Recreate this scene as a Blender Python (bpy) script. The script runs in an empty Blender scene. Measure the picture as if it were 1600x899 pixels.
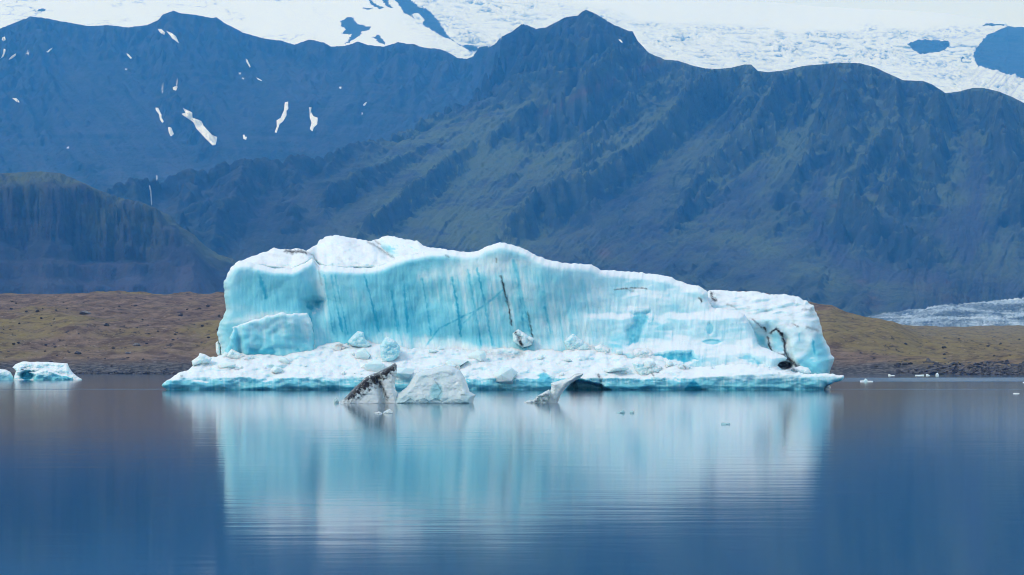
import bpy, bmesh, math, random
import numpy as np
from mathutils import Vector

# ------------------------------------------------------------------ camera, world, sun, exposure
F = 1600 * 85 / 36.0          # focal length in photo pixels
HOR, CAMH = 570.0, 2.6        # horizon row, eye height above the lagoon
scene = bpy.context.scene
COL = scene.collection
cam_d = bpy.data.cameras.new("camera")
cam_d.lens, cam_d.sensor_width, cam_d.sensor_fit = 85, 36, 'HORIZONTAL'
cam_d.shift_y = (HOR - 449.5) / 1600.0
cam_d.clip_start, cam_d.clip_end = 1.0, 40000
cam = bpy.data.objects.new("camera", cam_d)
cam.location = (0, 0, CAMH)
cam.rotation_euler = (math.radians(90), 0, 0)
COL.objects.link(cam)
scene.camera = cam

SUN_EL, SUN_ROT = 44, -66      # degrees; sun high, over the photographer's left shoulder
world = bpy.data.worlds.new("World")
scene.world = world
world.use_nodes = True
wn = world.node_tree.nodes; wl = world.node_tree.links
wn.clear()
wo = wn.new("ShaderNodeOutputWorld"); bg = wn.new("ShaderNodeBackground")
sky = wn.new("ShaderNodeTexSky"); sky.sky_type = 'NISHITA'; sky.sun_disc = False
sky.sun_elevation = math.radians(SUN_EL); sky.sun_rotation = math.radians(180 - SUN_ROT)
sky.dust_density = 0.6; sky.air_density = 1.0; sky.ozone_density = 1.0
wm = wn.new("ShaderNodeMix"); wm.data_type = 'RGBA'
wm.inputs[0].default_value = 0.60                      # thin high cloud over the blue
wm.inputs[7].default_value = (7.6, 9.6, 12.6, 1)
wl.new(sky.outputs[0], wm.inputs[6]); wl.new(wm.outputs[2], bg.inputs[0])
bg.inputs[1].default_value = 0.090
wl.new(bg.outputs[0], wo.inputs[0])

sun_d = bpy.data.lights.new("sun", 'SUN'); sun_d.energy = 1.2; sun_d.angle = math.radians(15); sun_d.color = (1.0, 0.97, 0.93)
sun = bpy.data.objects.new("sun", sun_d)
az = math.radians(SUN_ROT); el = math.radians(SUN_EL)
to_sun = Vector((math.sin(az) * math.cos(el), -math.cos(az) * math.cos(el), math.sin(el)))
sun.rotation_euler = to_sun.to_track_quat('Z', 'Y').to_euler()
COL.objects.link(sun)

scene.view_settings.view_transform = 'Standard'
scene.view_settings.look = 'None'
scene.view_settings.gamma = 1.0
scene.view_settings.exposure = 0.42
scene.cycles.use_denoising = True
scene.cycles.filter_width = 1.0
scene.cycles.volume_bounces = 4
scene.cycles.max_bounces = 6
scene.cycles.diffuse_bounces = 3

HAZE_DENSITY = 1.15e-4
HAZE_COLOR = (0.055, 0.37, 1.0, 1)

# ------------------------------------------------------------------ numeric helpers
def _perm(seed):
    r = np.random.RandomState(seed); p = r.permutation(256); return np.concatenate([p, p])
_G = np.array([[math.cos(a), math.sin(a)] for a in np.linspace(0, 2 * math.pi, 16, endpoint=False)])
def perlin(x, y, seed=0):
    p = _perm(seed)
    xi = np.floor(x).astype(np.int64); yi = np.floor(y).astype(np.int64)
    xf = x - xi; yf = y - yi
    xi &= 255; yi &= 255
    u = xf**3 * (xf * (xf * 6 - 15) + 10); v = yf**3 * (yf * (yf * 6 - 15) + 10)
    def g(ix, iy, dx, dy):
        gr = _G[p[(p[ix & 255] + iy) & 255] & 15]
        return gr[..., 0] * dx + gr[..., 1] * dy
    a = g(xi, yi, xf, yf); b = g(xi + 1, yi, xf - 1, yf)
    c = g(xi, yi + 1, xf, yf - 1); d = g(xi + 1, yi + 1, xf - 1, yf - 1)
    ab = a + u * (b - a); cd = c + u * (d - c)
    return (ab + v * (cd - ab)) * 1.5
def fbm(x, y, octv=5, seed=0, gain=0.5, ridged=False):
    s = 0; a = 1; n = 0
    x = np.asarray(x, float); y = np.asarray(y, float)
    for i in range(octv):
        q = perlin(x * 2**i + 17.3 * i, y * 2**i - 9.1 * i, seed + i)
        if ridged: q = 1 - 2 * np.abs(q)
        s = s + a * q; n += a; a *= gain
    return s / n
def cells(x, y, seed=0):
    """Voronoi: distance to nearest seed, distance to second, random value of the nearest cell."""
    x = np.asarray(x, float); y = np.asarray(y, float)
    xi = np.floor(x).astype(np.int64); yi = np.floor(y).astype(np.int64)
    rr = np.random.RandomState(seed); T = rr.rand(3, 256, 256)
    f1 = np.full(x.shape, 9.0); f2 = np.full(x.shape, 9.0); val = np.zeros(x.shape)
    for dx in (-1, 0, 1):
        for dy in (-1, 0, 1):
            cx = xi + dx; cy = yi + dy
            jx = T[0][cx & 255, cy & 255]; jy = T[1][cx & 255, cy & 255]
            d = np.hypot(cx + jx - x, cy + jy - y)
            nearer = d < f1
            f2 = np.where(nearer, f1, np.minimum(f2, d))
            val = np.where(nearer, T[2][cx & 255, cy & 255], val)
            f1 = np.where(nearer, d, f1)
    return f1, f2, val
def sstep(a, b, x):
    t = np.clip((x - a) / (b - a), 0, 1); return t * t * (3 - 2 * t)
def gauss1(a, s):
    r = int(3 * s) + 1; k = np.exp(-0.5 * (np.arange(-r, r + 1) / s)**2); k /= k.sum()
    return np.convolve(np.pad(a, r, mode='edge'), k, 'valid')
def seg_dist(x, y, pts, closed=False):
    """distance to a polyline, nearest point and the parameter (index + t) along it"""
    pts = np.asarray(pts, float)
    if closed: pts = np.vstack([pts, pts[:1]])
    best = np.full(x.shape, 1e18); bx = np.zeros(x.shape); by = np.zeros(x.shape); bp = np.zeros(x.shape)
    for i in range(len(pts) - 1):
        (ax, ay), (cx, cy) = pts[i][:2], pts[i + 1][:2]
        dx, dy = cx - ax, cy - ay
        t = np.clip(((x - ax) * dx + (y - ay) * dy) / (dx * dx + dy * dy + 1e-12), 0, 1)
        qx, qy = ax + t * dx, ay + t * dy
        d = (x - qx)**2 + (y - qy)**2
        m = d < best
        best = np.where(m, d, best); bx = np.where(m, qx, bx); by = np.where(m, qy, by); bp = np.where(m, i + t, bp)
    return np.sqrt(best), bx, by, bp
def inside(x, y, poly):
    poly = np.asarray(poly, float); r = np.zeros(x.shape, bool); j = len(poly) - 1
    for i in range(len(poly)):
        xi, yi = poly[i]; xj, yj = poly[j]
        if yi != yj:
            r ^= ((yi > y) != (yj > y)) & (x < (xj - xi) * (y - yi) / (yj - yi) + xi)
        j = i
    return r
def world_pt(px, py, Y):
    return np.stack([(px - 800) / F * Y, Y + 0 * px, CAMH + (HOR - py) / F * Y], -1)
def z_of(py, Y): return CAMH + (HOR - py) / F * Y
def water_y(py): return F * CAMH / (py - HOR)

# ------------------------------------------------------------------ object helpers
def tag(o, label=None, cat=None, group=None, kind=None):
    if label: o["label"] = label
    if cat: o["category"] = cat
    if group: o["group"] = group
    if kind: o["kind"] = kind
    return o
def empty(name, loc, label, cat, group=None):
    o = bpy.data.objects.new(name, None); o.location = loc; o.empty_display_size = 1
    COL.objects.link(o); return tag(o, label, cat, group)
def mesh_obj(name, co, faces, mat, parent=None, attrs=None, smooth=True, loc=None):
    """co (N,3) world coordinates, faces (M,4) or (M,3) index array"""
    co = np.asarray(co, float); faces = np.asarray(faces)
    base = np.array(parent.location if parent is not None else (loc if loc is not None else (0, 0, 0)))
    me = bpy.data.meshes.new(name)
    me.vertices.add(len(co)); me.vertices.foreach_set("co", (co - base).astype(np.float32).ravel())
    k = faces.shape[1]
    me.loops.add(faces.size); me.loops.foreach_set("vertex_index", faces.astype(np.int32).ravel())
    me.polygons.add(len(faces)); me.polygons.foreach_set("loop_start", np.arange(0, faces.size, k, dtype=np.int32))
    me.update(calc_edges=True); me.validate()
    if smooth: me.polygons.foreach_set("use_smooth", np.ones(len(me.polygons), bool))
    for n, v in (attrs or {}).items():
        a = me.attributes.new(n, 'FLOAT', 'POINT'); a.data.foreach_set("value", np.asarray(v, np.float32).ravel())
    me.materials.append(mat)
    o = bpy.data.objects.new(name, me); COL.objects.link(o)
    if parent is not None: o.parent = parent
    elif loc is not None: o.location = loc
    return o
def grid_faces(nr, nc):
    i = np.arange(nr - 1)[:, None] * nc + np.arange(nc - 1)[None, :]
    return np.stack([i, i + 1, i + nc + 1, i + nc], -1).reshape(-1, 4)

# ------------------------------------------------------------------ node helpers
class NT:
    def __init__(s, name):
        s.m = bpy.data.materials.new(name); s.m.use_nodes = True
        s.t = s.m.node_tree; s.t.nodes.clear()
        s.out = s.t.nodes.new("ShaderNodeOutputMaterial")
    def n(s, typ, **kw):
        o = s.t.nodes.new("ShaderNode" + typ)
        for k, v in kw.items(): setattr(o, k, v)
        return o
    def link(s, a, b): s.t.links.new(a, b)
    def val(s, sock, v):
        if hasattr(v, 'is_linked') or hasattr(v, 'links'): s.link(v, sock)
        else: sock.default_value = v
    def math(s, op, a, b=0.0, c=None, clamp=False):
        o = s.n("Math", operation=op, use_clamp=clamp); s.val(o.inputs[0], a); s.val(o.inputs[1], b)
        if c is not None: s.val(o.inputs[2], c)
        return o.outputs[0]
    def mix(s, fac, a, b):
        o = s.n("Mix", data_type='RGBA'); s.val(o.inputs[0], fac)
        s.val(o.inputs[6], a if not isinstance(a, tuple) else (*a, 1)); s.val(o.inputs[7], b if not isinstance(b, tuple) else (*b, 1))
        return o.outputs[2]
    def ramp(s, v, lo, hi):
        o = s.n("MapRange", interpolation_type='SMOOTHSTEP'); s.val(o.inputs[0], v)
        o.inputs[1].default_value = lo; o.inputs[2].default_value = hi
        return o.outputs[0]
    def attr(s, name): return s.n("Attribute", attribute_name=name).outputs[2]
    def coords(s, scale=(1, 1, 1), rot=(0, 0, 0)):
        g = s.n("NewGeometry"); m = s.n("Mapping"); m.inputs[3].default_value = scale; m.inputs[2].default_value = rot
        s.link(g.outputs[0], m.inputs[0]); return m.outputs[0]
    def noise(s, vec, scale, detail=5, rough=0.55, dist=0.0):
        o = s.n("TexNoise"); s.link(vec, o.inputs[0]); o.inputs['Scale'].default_value = scale
        o.inputs['Detail'].default_value = detail; o.inputs['Roughness'].default_value = rough; o.inputs['Distortion'].default_value = dist
        return o.outputs[0]
    def bump(s, h, dist, strength=1.0, prev=None):
        o = s.n("Bump"); s.link(h, o.inputs['Height']); o.inputs['Distance'].default_value = dist
        o.inputs['Strength'].default_value = strength
        if prev is not None: s.link(prev, o.inputs['Normal'])
        return o.outputs[0]
    def bsdf(s, color, rough=0.8, spec=0.3, normal=None, **kw):
        b = s.n("BsdfPrincipled"); s.val(b.inputs['Base Color'], color if not isinstance(color, tuple) else (*color, 1))
        s.val(b.inputs['Roughness'], rough); s.val(b.inputs['Specular IOR Level'], spec)
        if normal is not None: s.link(normal, b.inputs['Normal'])
        for k, v in kw.items(): s.val(b.inputs[k.replace('_', ' ')], v)
        s.link(b.outputs[0], s.out.inputs[0]); return b
    def nz(s):
        g = s.n("NewGeometry"); x = s.n("SeparateXYZ"); s.link(g.outputs['Normal'], x.inputs[0]); return x.outputs[2]

# ------------------------------------------------------------------ materials
def mat_rock(name, basalt, scree, moss, red=(0.12, 0.06, 0.05)):
    t = NT(name)
    P = t.coords()
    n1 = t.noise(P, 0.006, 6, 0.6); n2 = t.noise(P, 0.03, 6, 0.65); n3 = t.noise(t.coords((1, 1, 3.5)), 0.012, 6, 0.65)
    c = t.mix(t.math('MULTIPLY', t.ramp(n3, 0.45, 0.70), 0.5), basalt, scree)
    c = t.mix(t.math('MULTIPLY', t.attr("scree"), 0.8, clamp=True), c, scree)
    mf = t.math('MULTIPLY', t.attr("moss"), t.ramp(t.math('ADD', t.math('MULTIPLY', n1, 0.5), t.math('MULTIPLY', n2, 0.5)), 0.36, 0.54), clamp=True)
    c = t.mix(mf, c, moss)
    c = t.mix(t.attr("red"), c, red)
    c = t.mix(t.math('MULTIPLY', t.ramp(n2, 0.42, 0.72), 0.22), c, tuple(1.6 * v for v in scree))
    c = t.mix(t.attr("snow"), c, (0.80, 0.84, 0.88))
    h = t.math('ADD', t.math('MULTIPLY', n2, 0.7), t.math('MULTIPLY', t.noise(P, 0.11, 5, 0.65), 0.35))
    t.bsdf(c, 0.95, 0.1, t.bump(h, 15.0, 1.0))
    return t.m
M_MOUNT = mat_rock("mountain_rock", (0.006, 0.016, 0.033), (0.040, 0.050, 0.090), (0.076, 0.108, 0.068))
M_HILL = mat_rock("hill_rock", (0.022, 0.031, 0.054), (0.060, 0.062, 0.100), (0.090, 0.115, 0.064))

def mat_glacier():
    t = NT("glacier_ice")
    P = t.coords()
    n = t.noise(P, 0.03, 6, 0.7, 0.4)
    cr = t.attr("crevasse")  # crevasse shadow comes from this mask as dark blue colour
    blue = t.math('MULTIPLY', cr, t.ramp(n, 0.33, 0.60))
    c = t.mix(t.math('MULTIPLY', blue, 0.9), (0.74, 0.81, 0.88), (0.05, 0.14, 0.27))
    c = t.mix(t.math('MULTIPLY', t.attr("ash"), 0.5), c, (0.30, 0.33, 0.38))
    rn = t.noise(P, 0.02, 6, 0.65)
    rock = t.mix(t.ramp(rn, 0.4, 0.62), (0.006, 0.012, 0.026), (0.02, 0.028, 0.045))
    c = t.mix(t.attr("rock"), c, rock)
    t.bsdf(c, 0.8, 0.2, t.bump(n, 22.0, t.math('MULTIPLY', cr, 0.8)) if False else None)
    return t.m
M_GLAC = mat_glacier()

def mat_tongue():
    t = NT("glacier_tongue_ice")
    n = t.noise(t.coords((1, 0.35, 1.0)), 0.022, 6, 0.7, 0.6); n2 = t.noise(t.coords((0.5, 0.3, 4.0)), 0.05, 6, 0.7)
    c = t.mix(t.ramp(n, 0.40, 0.62), (0.05, 0.09, 0.14), (0.34, 0.44, 0.54))
    c = t.mix(t.ramp(n2, 0.50, 0.72), c, (0.55, 0.64, 0.72))
    t.bsdf(c, 0.8, 0.2, t.bump(n, 8.0, 0.7)); return t.m
M_TONGUE = mat_tongue()

def mat_moraine():
    t = NT("moraine_gravel")
    P = t.coords()
    n1 = t.noise(t.coords((1, 0.6, 3)), 0.02, 6, 0.65); n2 = t.noise(P, 0.14, 6, 0.7); n3 = t.noise(P, 0.55, 5, 0.75)
    c = t.mix(t.ramp(n2, 0.35, 0.65), (0.085, 0.056, 0.040), (0.210, 0.150, 0.110))
    mf = t.math('MULTIPLY', t.ramp(t.math('ADD', n1, t.math('MULTIPLY', t.attr("moss"), 0.22)), 0.50, 0.68), t.ramp(n2, 0.28, 0.6))
    c = t.mix(t.math('MULTIPLY', mf, 0.9), c, (0.205, 0.165, 0.062))
    c = t.mix(t.ramp(n3, 0.58, 0.70), c, (0.33, 0.28, 0.25))
    c = t.mix(t.ramp(t.noise(t.coords((1, 0.5, 1.5)), 0.30, 5, 0.8), 0.44, 0.34), c, (0.030, 0.022, 0.020))
    c = t.mix(t.attr("shore"), c, t.mix(t.ramp(n3, 0.4, 0.66), (0.035, 0.037, 0.042), (0.15, 0.145, 0.145)))
    t.bsdf(c, 0.95, 0.1, t.bump(t.math('ADD', n2, t.math('MULTIPLY', n3, 0.5)), 1.6, 0.8)); return t.m
M_MOR = mat_moraine()

def mat_ice(name, white=(0.68, 0.82, 0.845), cyan=(0.20, 0.60, 0.71), deep=(0.03, 0.38, 0.55), crust=(0.74, 0.80, 0.83), rough=0.5, topw=True, sss=0.6, trans=0.0, bd=0.17):
    t = NT(name)
    P = t.coords()
    b = t.attr("blue")
    n = t.noise(P, 0.7, 6, 0.62)
    b = t.math('ADD', b, t.math('MULTIPLY', t.math('SUBTRACT', n, 0.5), 0.35))
    if topw:   # weathered white crust lies on what faces up
        up = t.math('ADD', t.nz(), t.math('MULTIPLY', t.math('SUBTRACT', n, 0.5), 0.3))
        b = t.math('MULTIPLY', b, t.math('SUBTRACT', 1.0, t.math('MULTIPLY', t.ramp(up, 0.66, 1.0), t.math('SUBTRACT', 1.0, t.ramp(b, 0.6, 0.85)))))
        white = t.mix(t.ramp(up, 0.45, 0.85), white, crust)
    c = t.mix(t.ramp(b, 0.0, 0.62), white, cyan)
    c = t.mix(t.ramp(b, 0.55, 1.15), c, deep)
    d = t.attr("dirt")  # carries real grit and also the painted shade of crevices and hollows
    dn = t.noise(P, 3.0, 6, 0.75)
    df = t.math('MULTIPLY', d, t.math('ADD', 0.45, t.math('MULTIPLY', t.ramp(dn, 0.35, 0.62), 0.75)), clamp=True)
    c = t.mix(df, c, (0.022, 0.021, 0.024))
    h = t.math('ADD', t.noise(P, 1.6, 6, 0.6), t.math('MULTIPLY', t.noise(t.coords((1, 1, 0.25)), 1.2, 4, 0.6), 0.5))
    bs = t.bsdf(c, rough, 0.35, t.bump(h, bd, 0.6))
    bs.inputs['Transmission Weight'].default_value = trans; bs.inputs['IOR'].default_value = 1.31
    bs.inputs['Subsurface Weight'].default_value = sss; bs.inputs['Subsurface Radius'].default_value = (0.4, 0.9, 1.1); bs.inputs['Subsurface Scale'].default_value = 1.2
    return t.m
M_ICE = mat_ice("iceberg_ice")
M_SHELF = mat_ice("shelf_ice", white=(0.70, 0.83, 0.855), bd=0.06)
M_RUB = mat_ice("rubble_ice", topw=False)
M_CLEAR = mat_ice("clear_ice", white=(0.80, 0.90, 0.92), cyan=(0.40, 0.73, 0.80), deep=(0.10, 0.40, 0.47), rough=0.22, topw=False, sss=0.2, trans=0.30, bd=0.04)

def mat_plain(name, a, b, scale, rough=0.9, spec=0.2, bd=0.0):
    t = NT(name); n = t.noise(t.coords(), scale, 5, 0.65)
    t.bsdf(t.mix(t.ramp(n, 0.35, 0.65), a, b), rough, spec, t.bump(n, bd, 0.8) if bd else None); return t.m
M_SNOW = mat_plain("old_snow", (0.74, 0.79, 0.84), (0.84, 0.87, 0.90), 0.05)
M_BOUL = mat_plain("dark_boulder", (0.022, 0.020, 0.021), (0.07, 0.062, 0.06), 0.8, bd=0.3)
M_BOULP = mat_plain("pale_boulder", (0.10, 0.10, 0.105), (0.24, 0.235, 0.24), 0.5, bd=0.3)
M_SHORE = mat_plain("shore_stone", (0.02, 0.021, 0.026), (0.12, 0.115, 0.12), 0.35, bd=0.2)
M_GROUND = mat_plain("outwash_gravel", (0.05, 0.045, 0.042), (0.10, 0.09, 0.08), 0.02)
M_FALL = mat_plain("falling_water", (0.25, 0.3, 0.34), (0.45, 0.5, 0.54), 0.3)

def mat_water():
    t = NT("lagoon_water")
    g = t.n("NewGeometry"); sp = t.n("SeparateXYZ"); t.link(g.outputs[0], sp.inputs[0])
    def band(y, w, vec_scale, lo, hi):
        nz = t.noise(t.coords(vec_scale), 1.0, 3, 0.5)
        yy = t.math('ADD', sp.outputs[1], t.math('MULTIPLY', t.math('SUBTRACT', nz, 0.5), w * 2.2))
        d = t.math('ABSOLUTE', t.math('SUBTRACT', yy, y))
        return t.math('SUBTRACT', 1.0, t.ramp(d, w * lo, w * hi))
    wind = band(425, 60, (0.004, 0.004, 1), 0.5, 1.0)                      # cat's-paw of breeze off the far shore
    right = t.ramp(t.math('ADD', sp.outputs[0], t.math('MULTIPLY', sp.outputs[1], -0.10)), -6, 40)
    wind = t.math('MULTIPLY', wind, right)
    streak = band(256, 4, (0.01, 0.02, 1), 0.2, 1.0)
    n1 = t.noise(t.coords((0.22, 0.85, 1)), 1.0, 3, 0.5)
    n2 = t.noise(t.coords((0.5, 2.1, 1)), 1.0, 3, 0.5)
    calm = t.noise(t.coords((0.004, 0.02, 1)), 1.0, 3, 0.5)
    amp = t.math('ADD', 0.35, t.math('MULTIPLY', t.ramp(calm, 0.42, 0.62), 1.0))
    h = t.math('MULTIPLY', t.math('ADD', n1, t.math('MULTIPLY', n2, 0.35)), amp)
    rough = t.math('ADD', 0.075, t.math('ADD', t.math('MULTIPLY', wind, 0.17), t.math('MULTIPLY', streak, 0.14)))
    bp = t.bump(h, 0.0055, 1.0)
    b = t.bsdf((0.0, 0.048, 0.112), rough, 0.5, bp); b.inputs['IOR'].default_value = 1.333
    return t.m
M_WATER = mat_water()

# ------------------------------------------------------------------ ground, water, haze
def sheet(name, x0, x1, y0, y1, z, mat):
    co = [(x0, y0, z), (x1, y0, z), (x1, y1, z), (x0, y1, z)]
    return tag(mesh_obj(name, co, [[0, 1, 2, 3]], mat, smooth=False), kind="structure")
sheet("ground", -8800, 8800, -2800, 14300, -4.0, M_GROUND)
sheet("water", -1500, 1500, -150, 800, 0.0, M_WATER)

def make_haze():
    t = NT("haze"); v = t.n("VolumePrincipled")
    v.inputs['Color'].default_value = HAZE_COLOR; v.inputs['Density'].default_value = HAZE_DENSITY
    v.inputs['Anisotropy'].default_value = 0.0; v.inputs['Absorption Color'].default_value = (1, 1, 1, 1)
    t.link(v.outputs[0], t.out.inputs[1])
    x0, x1, y0, y1, z0, z1 = -9000, 9000, -3000, 14500, -5, 1760
    co = [(x, y, z) for z in (z0, z1) for y in (y0, y1) for x in (x0, x1)]
    fc = [[0, 2, 3, 1], [4, 5, 7, 6], [0, 1, 5, 4], [2, 6, 7, 3], [0, 4, 6, 2], [1, 3, 7, 5]]
    tag(mesh_obj("haze", co, fc, t.m, smooth=False), kind="stuff")
make_haze()

# ------------------------------------------------------------------ mountains
SKY_L = [(-300, 60), (-150, 52), (-60, 58), (0, 45), (20, 37), (48, 26), (67, 28), (88, 32), (115, 37), (139, 41), (171, 39.5), (198, 43), (230, 39.5), (248, 31),
         (254, 23), (270, 17), (283, 21), (307, 23.5), (331, 28.5), (338, 27), (350, 36), (366, 44), (379, 51), (400, 57), (416, 61), (440, 64), (460, 70),
         (483, 62), (507, 67), (517, 73), (539, 72), (560, 65), (576, 71), (600, 73), (622, 66), (638, 69), (648, 69), (656, 73), (670, 75.5), (688, 77),
         (702, 83), (715, 91), (731, 92), (738, 89)]
SKY_C = [(744, 80), (750, 73), (770, 72), (784, 57), (800, 50), (816, 37), (827, 41), (837, 45), (853, 43), (867, 36), (883, 27), (903, 24.5), (907, 20), (915, 15.5),
         (925, 19), (939, 27), (960, 39.5), (984, 49), (988, 48.5), (996, 64), (1014, 83), (1038, 93), (1059, 95), (1083, 103), (1102, 107), (1120, 108),
         (1142, 106), (1163, 101), (1174, 101), (1184, 111), (1200, 113), (1227, 110), (1253, 103.5), (1280, 101), (1312, 98), (1344, 99), (1366, 105),
         (1392, 117), (1411, 125.5), (1443, 127), (1456, 132), (1478, 146), (1499, 143), (1520, 137.5), (1536, 137.5), (1560, 143), (1582, 152), (1600, 161),
         (1680, 185), (1780, 200), (1900, 230)]
def with_depth(sk, ks):
    kx, ky = zip(*ks)
    return [(px, py, float(np.interp(px, kx, ky))) for px, py in sk]
R_L = with_depth(SKY_L, [(-300, 7100), (270, 7000), (600, 6900), (738, 6700)])
R_C = with_depth(SKY_C, [(744, 6300), (784, 5600), (915, 5200), (1038, 5000), (1330, 4600), (1600, 4500), (1900, 4600)])
RIBS = [  # (screen line on the near face, height in metres, half width): big spurs stand out, ravines cut in
    ([(1038, 93), (985, 115), (930, 137), (870, 167), (820, 200), (740, 260), (640, 330), (560, 400)], 46, 20),
    ([(1000, 120), (930, 165), (880, 200), (810, 260)], -34, 16),
    ([(1163, 112), (1100, 150), (1060, 205), (1000, 262), (920, 312), (820, 370), (760, 420)], 44, 22),
    ([(1120, 165), (1080, 225), (1020, 285), (940, 335), (860, 380)], -30, 18),
    ([(860, 60), (850, 90), (800, 140), (730, 200), (660, 250), (560, 300), (470, 350)], 34, 22),
    ([(790, 90), (770, 150), (700, 205), (620, 250)], -26, 16),
    ([(1253, 115), (1230, 150), (1200, 192), (1150, 250), (1100, 310), (1060, 380), (1040, 440)], 48, 24),
    ([(1240, 200), (1190, 260), (1140, 330)], -26, 18),
    ([(1330, 118), (1325, 150), (1318, 200), (1310, 240)], 60, 30),
    ([(1300, 225), (1286, 265), (1276, 320), (1290, 380), (1330, 430)], -60, 16),
    ([(1392, 130), (1400, 180), (1405, 240), (1400, 290)], 46, 30),
    ([(1455, 150), (1470, 200), (1475, 290)], 52, 26),
    ([(1420, 300), (1470, 296), (1520, 280)], -36, 14),
    ([(1510, 160), (1522, 220), (1530, 300), (1518, 360), (1505, 430)], -62, 16),
    ([(1560, 160), (1565, 220), (1580, 290), (1600, 340)], 46, 22),
    ([(1270, 350), (1340, 330), (1420, 312)], 26, 12),
    ([(1330, 350), (1420, 400), (1500, 450)], 30, 20),
    ([(250, 275), (255, 320), (250, 370)], -40, 16), ([(490, 255), (485, 320), (480, 380)], -22, 9), ([(380, 280), (360, 330), (330, 380)], 24, 22),
]
def erode(H, n_batch, batch, steps, seed, er=0.30, dep=0.25, cap=5.0):
    r = np.random.RandomState(seed); ny, nx = H.shape
    for b in range(n_batch):
        x = r.uniform(2, nx - 3, batch); y = r.uniform(2, ny - 3, batch)
        dx = np.zeros(batch); dy = np.zeros(batch); v = np.ones(batch); w = np.ones(batch); s = np.zeros(batch)
        for k in range(steps):
            xi = x.astype(int); yi = y.astype(int); fx = x - xi; fy = y - yi
            h00 = H[yi, xi]; h10 = H[yi, xi + 1]; h01 = H[yi + 1, xi]; h11 = H[yi + 1, xi + 1]
            gx = (h10 - h00) * (1 - fy) + (h11 - h01) * fy; gy = (h01 - h00) * (1 - fx) + (h11 - h10) * fx
            h = h00 * (1 - fx) * (1 - fy) + h10 * fx * (1 - fy) + h01 * (1 - fx) * fy + h11 * fx * fy
            dx = dx * 0.1 - gx * 0.9; dy = dy * 0.1 - gy * 0.9
            L = np.hypot(dx, dy) + 1e-9; dx /= L; dy /= L
            X = np.clip(x + dx, 1, nx - 3); Y = np.clip(y + dy, 1, ny - 3)
            Xi = X.astype(int); Yi = Y.astype(int); Fx = X - Xi; Fy = Y - Yi
            hn = H[Yi, Xi] * (1 - Fx) * (1 - Fy) + H[Yi, Xi + 1] * Fx * (1 - Fy) + H[Yi + 1, Xi] * (1 - Fx) * Fy + H[Yi + 1, Xi + 1] * Fx * Fy
            dh = hn - h
            c = np.maximum(-dh, 0.01) * v * w * cap
            up = dh > 0
            amt = np.where(up, np.minimum(dh, s), np.where(s > c, (s - c) * dep, -np.minimum((c - s) * er, np.maximum(-dh, 0))))
            s = s - amt
            for (ox, oy, ww) in ((0, 0, (1 - fx) * (1 - fy)), (1, 0, fx * (1 - fy)), (0, 1, (1 - fx) * fy), (1, 1, fx * fy)):
                np.add.at(H, (yi + oy, xi + ox), amt * ww)
            v = np.sqrt(np.maximum(v * v - dh * 4.0, 0.01)); v = np.minimum(v, 6); w *= 0.97
            x, y = X, Y
    return H
def cubic_sample(G, fx, fy):
    ny, nx = G.shape
    fx = np.clip(fx, 1, nx - 3.001); fy = np.clip(fy, 1, ny - 3.001)
    xi = fx.astype(int); yi = fy.astype(int); tx = fx - xi; ty = fy - yi
    def w(t): return (-0.5 * t + t**2 - 0.5 * t**3, 1 - 2.5 * t**2 + 1.5 * t**3, 0.5 * t + 2 * t**2 - 1.5 * t**3, -0.5 * t**2 + 0.5 * t**3)
    wx, wy = w(tx), w(ty); o = 0
    for j in range(4):
        for i in range(4): o = o + wx[i] * wy[j] * G[yi + j - 1, xi + i - 1]
    return o

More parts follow.
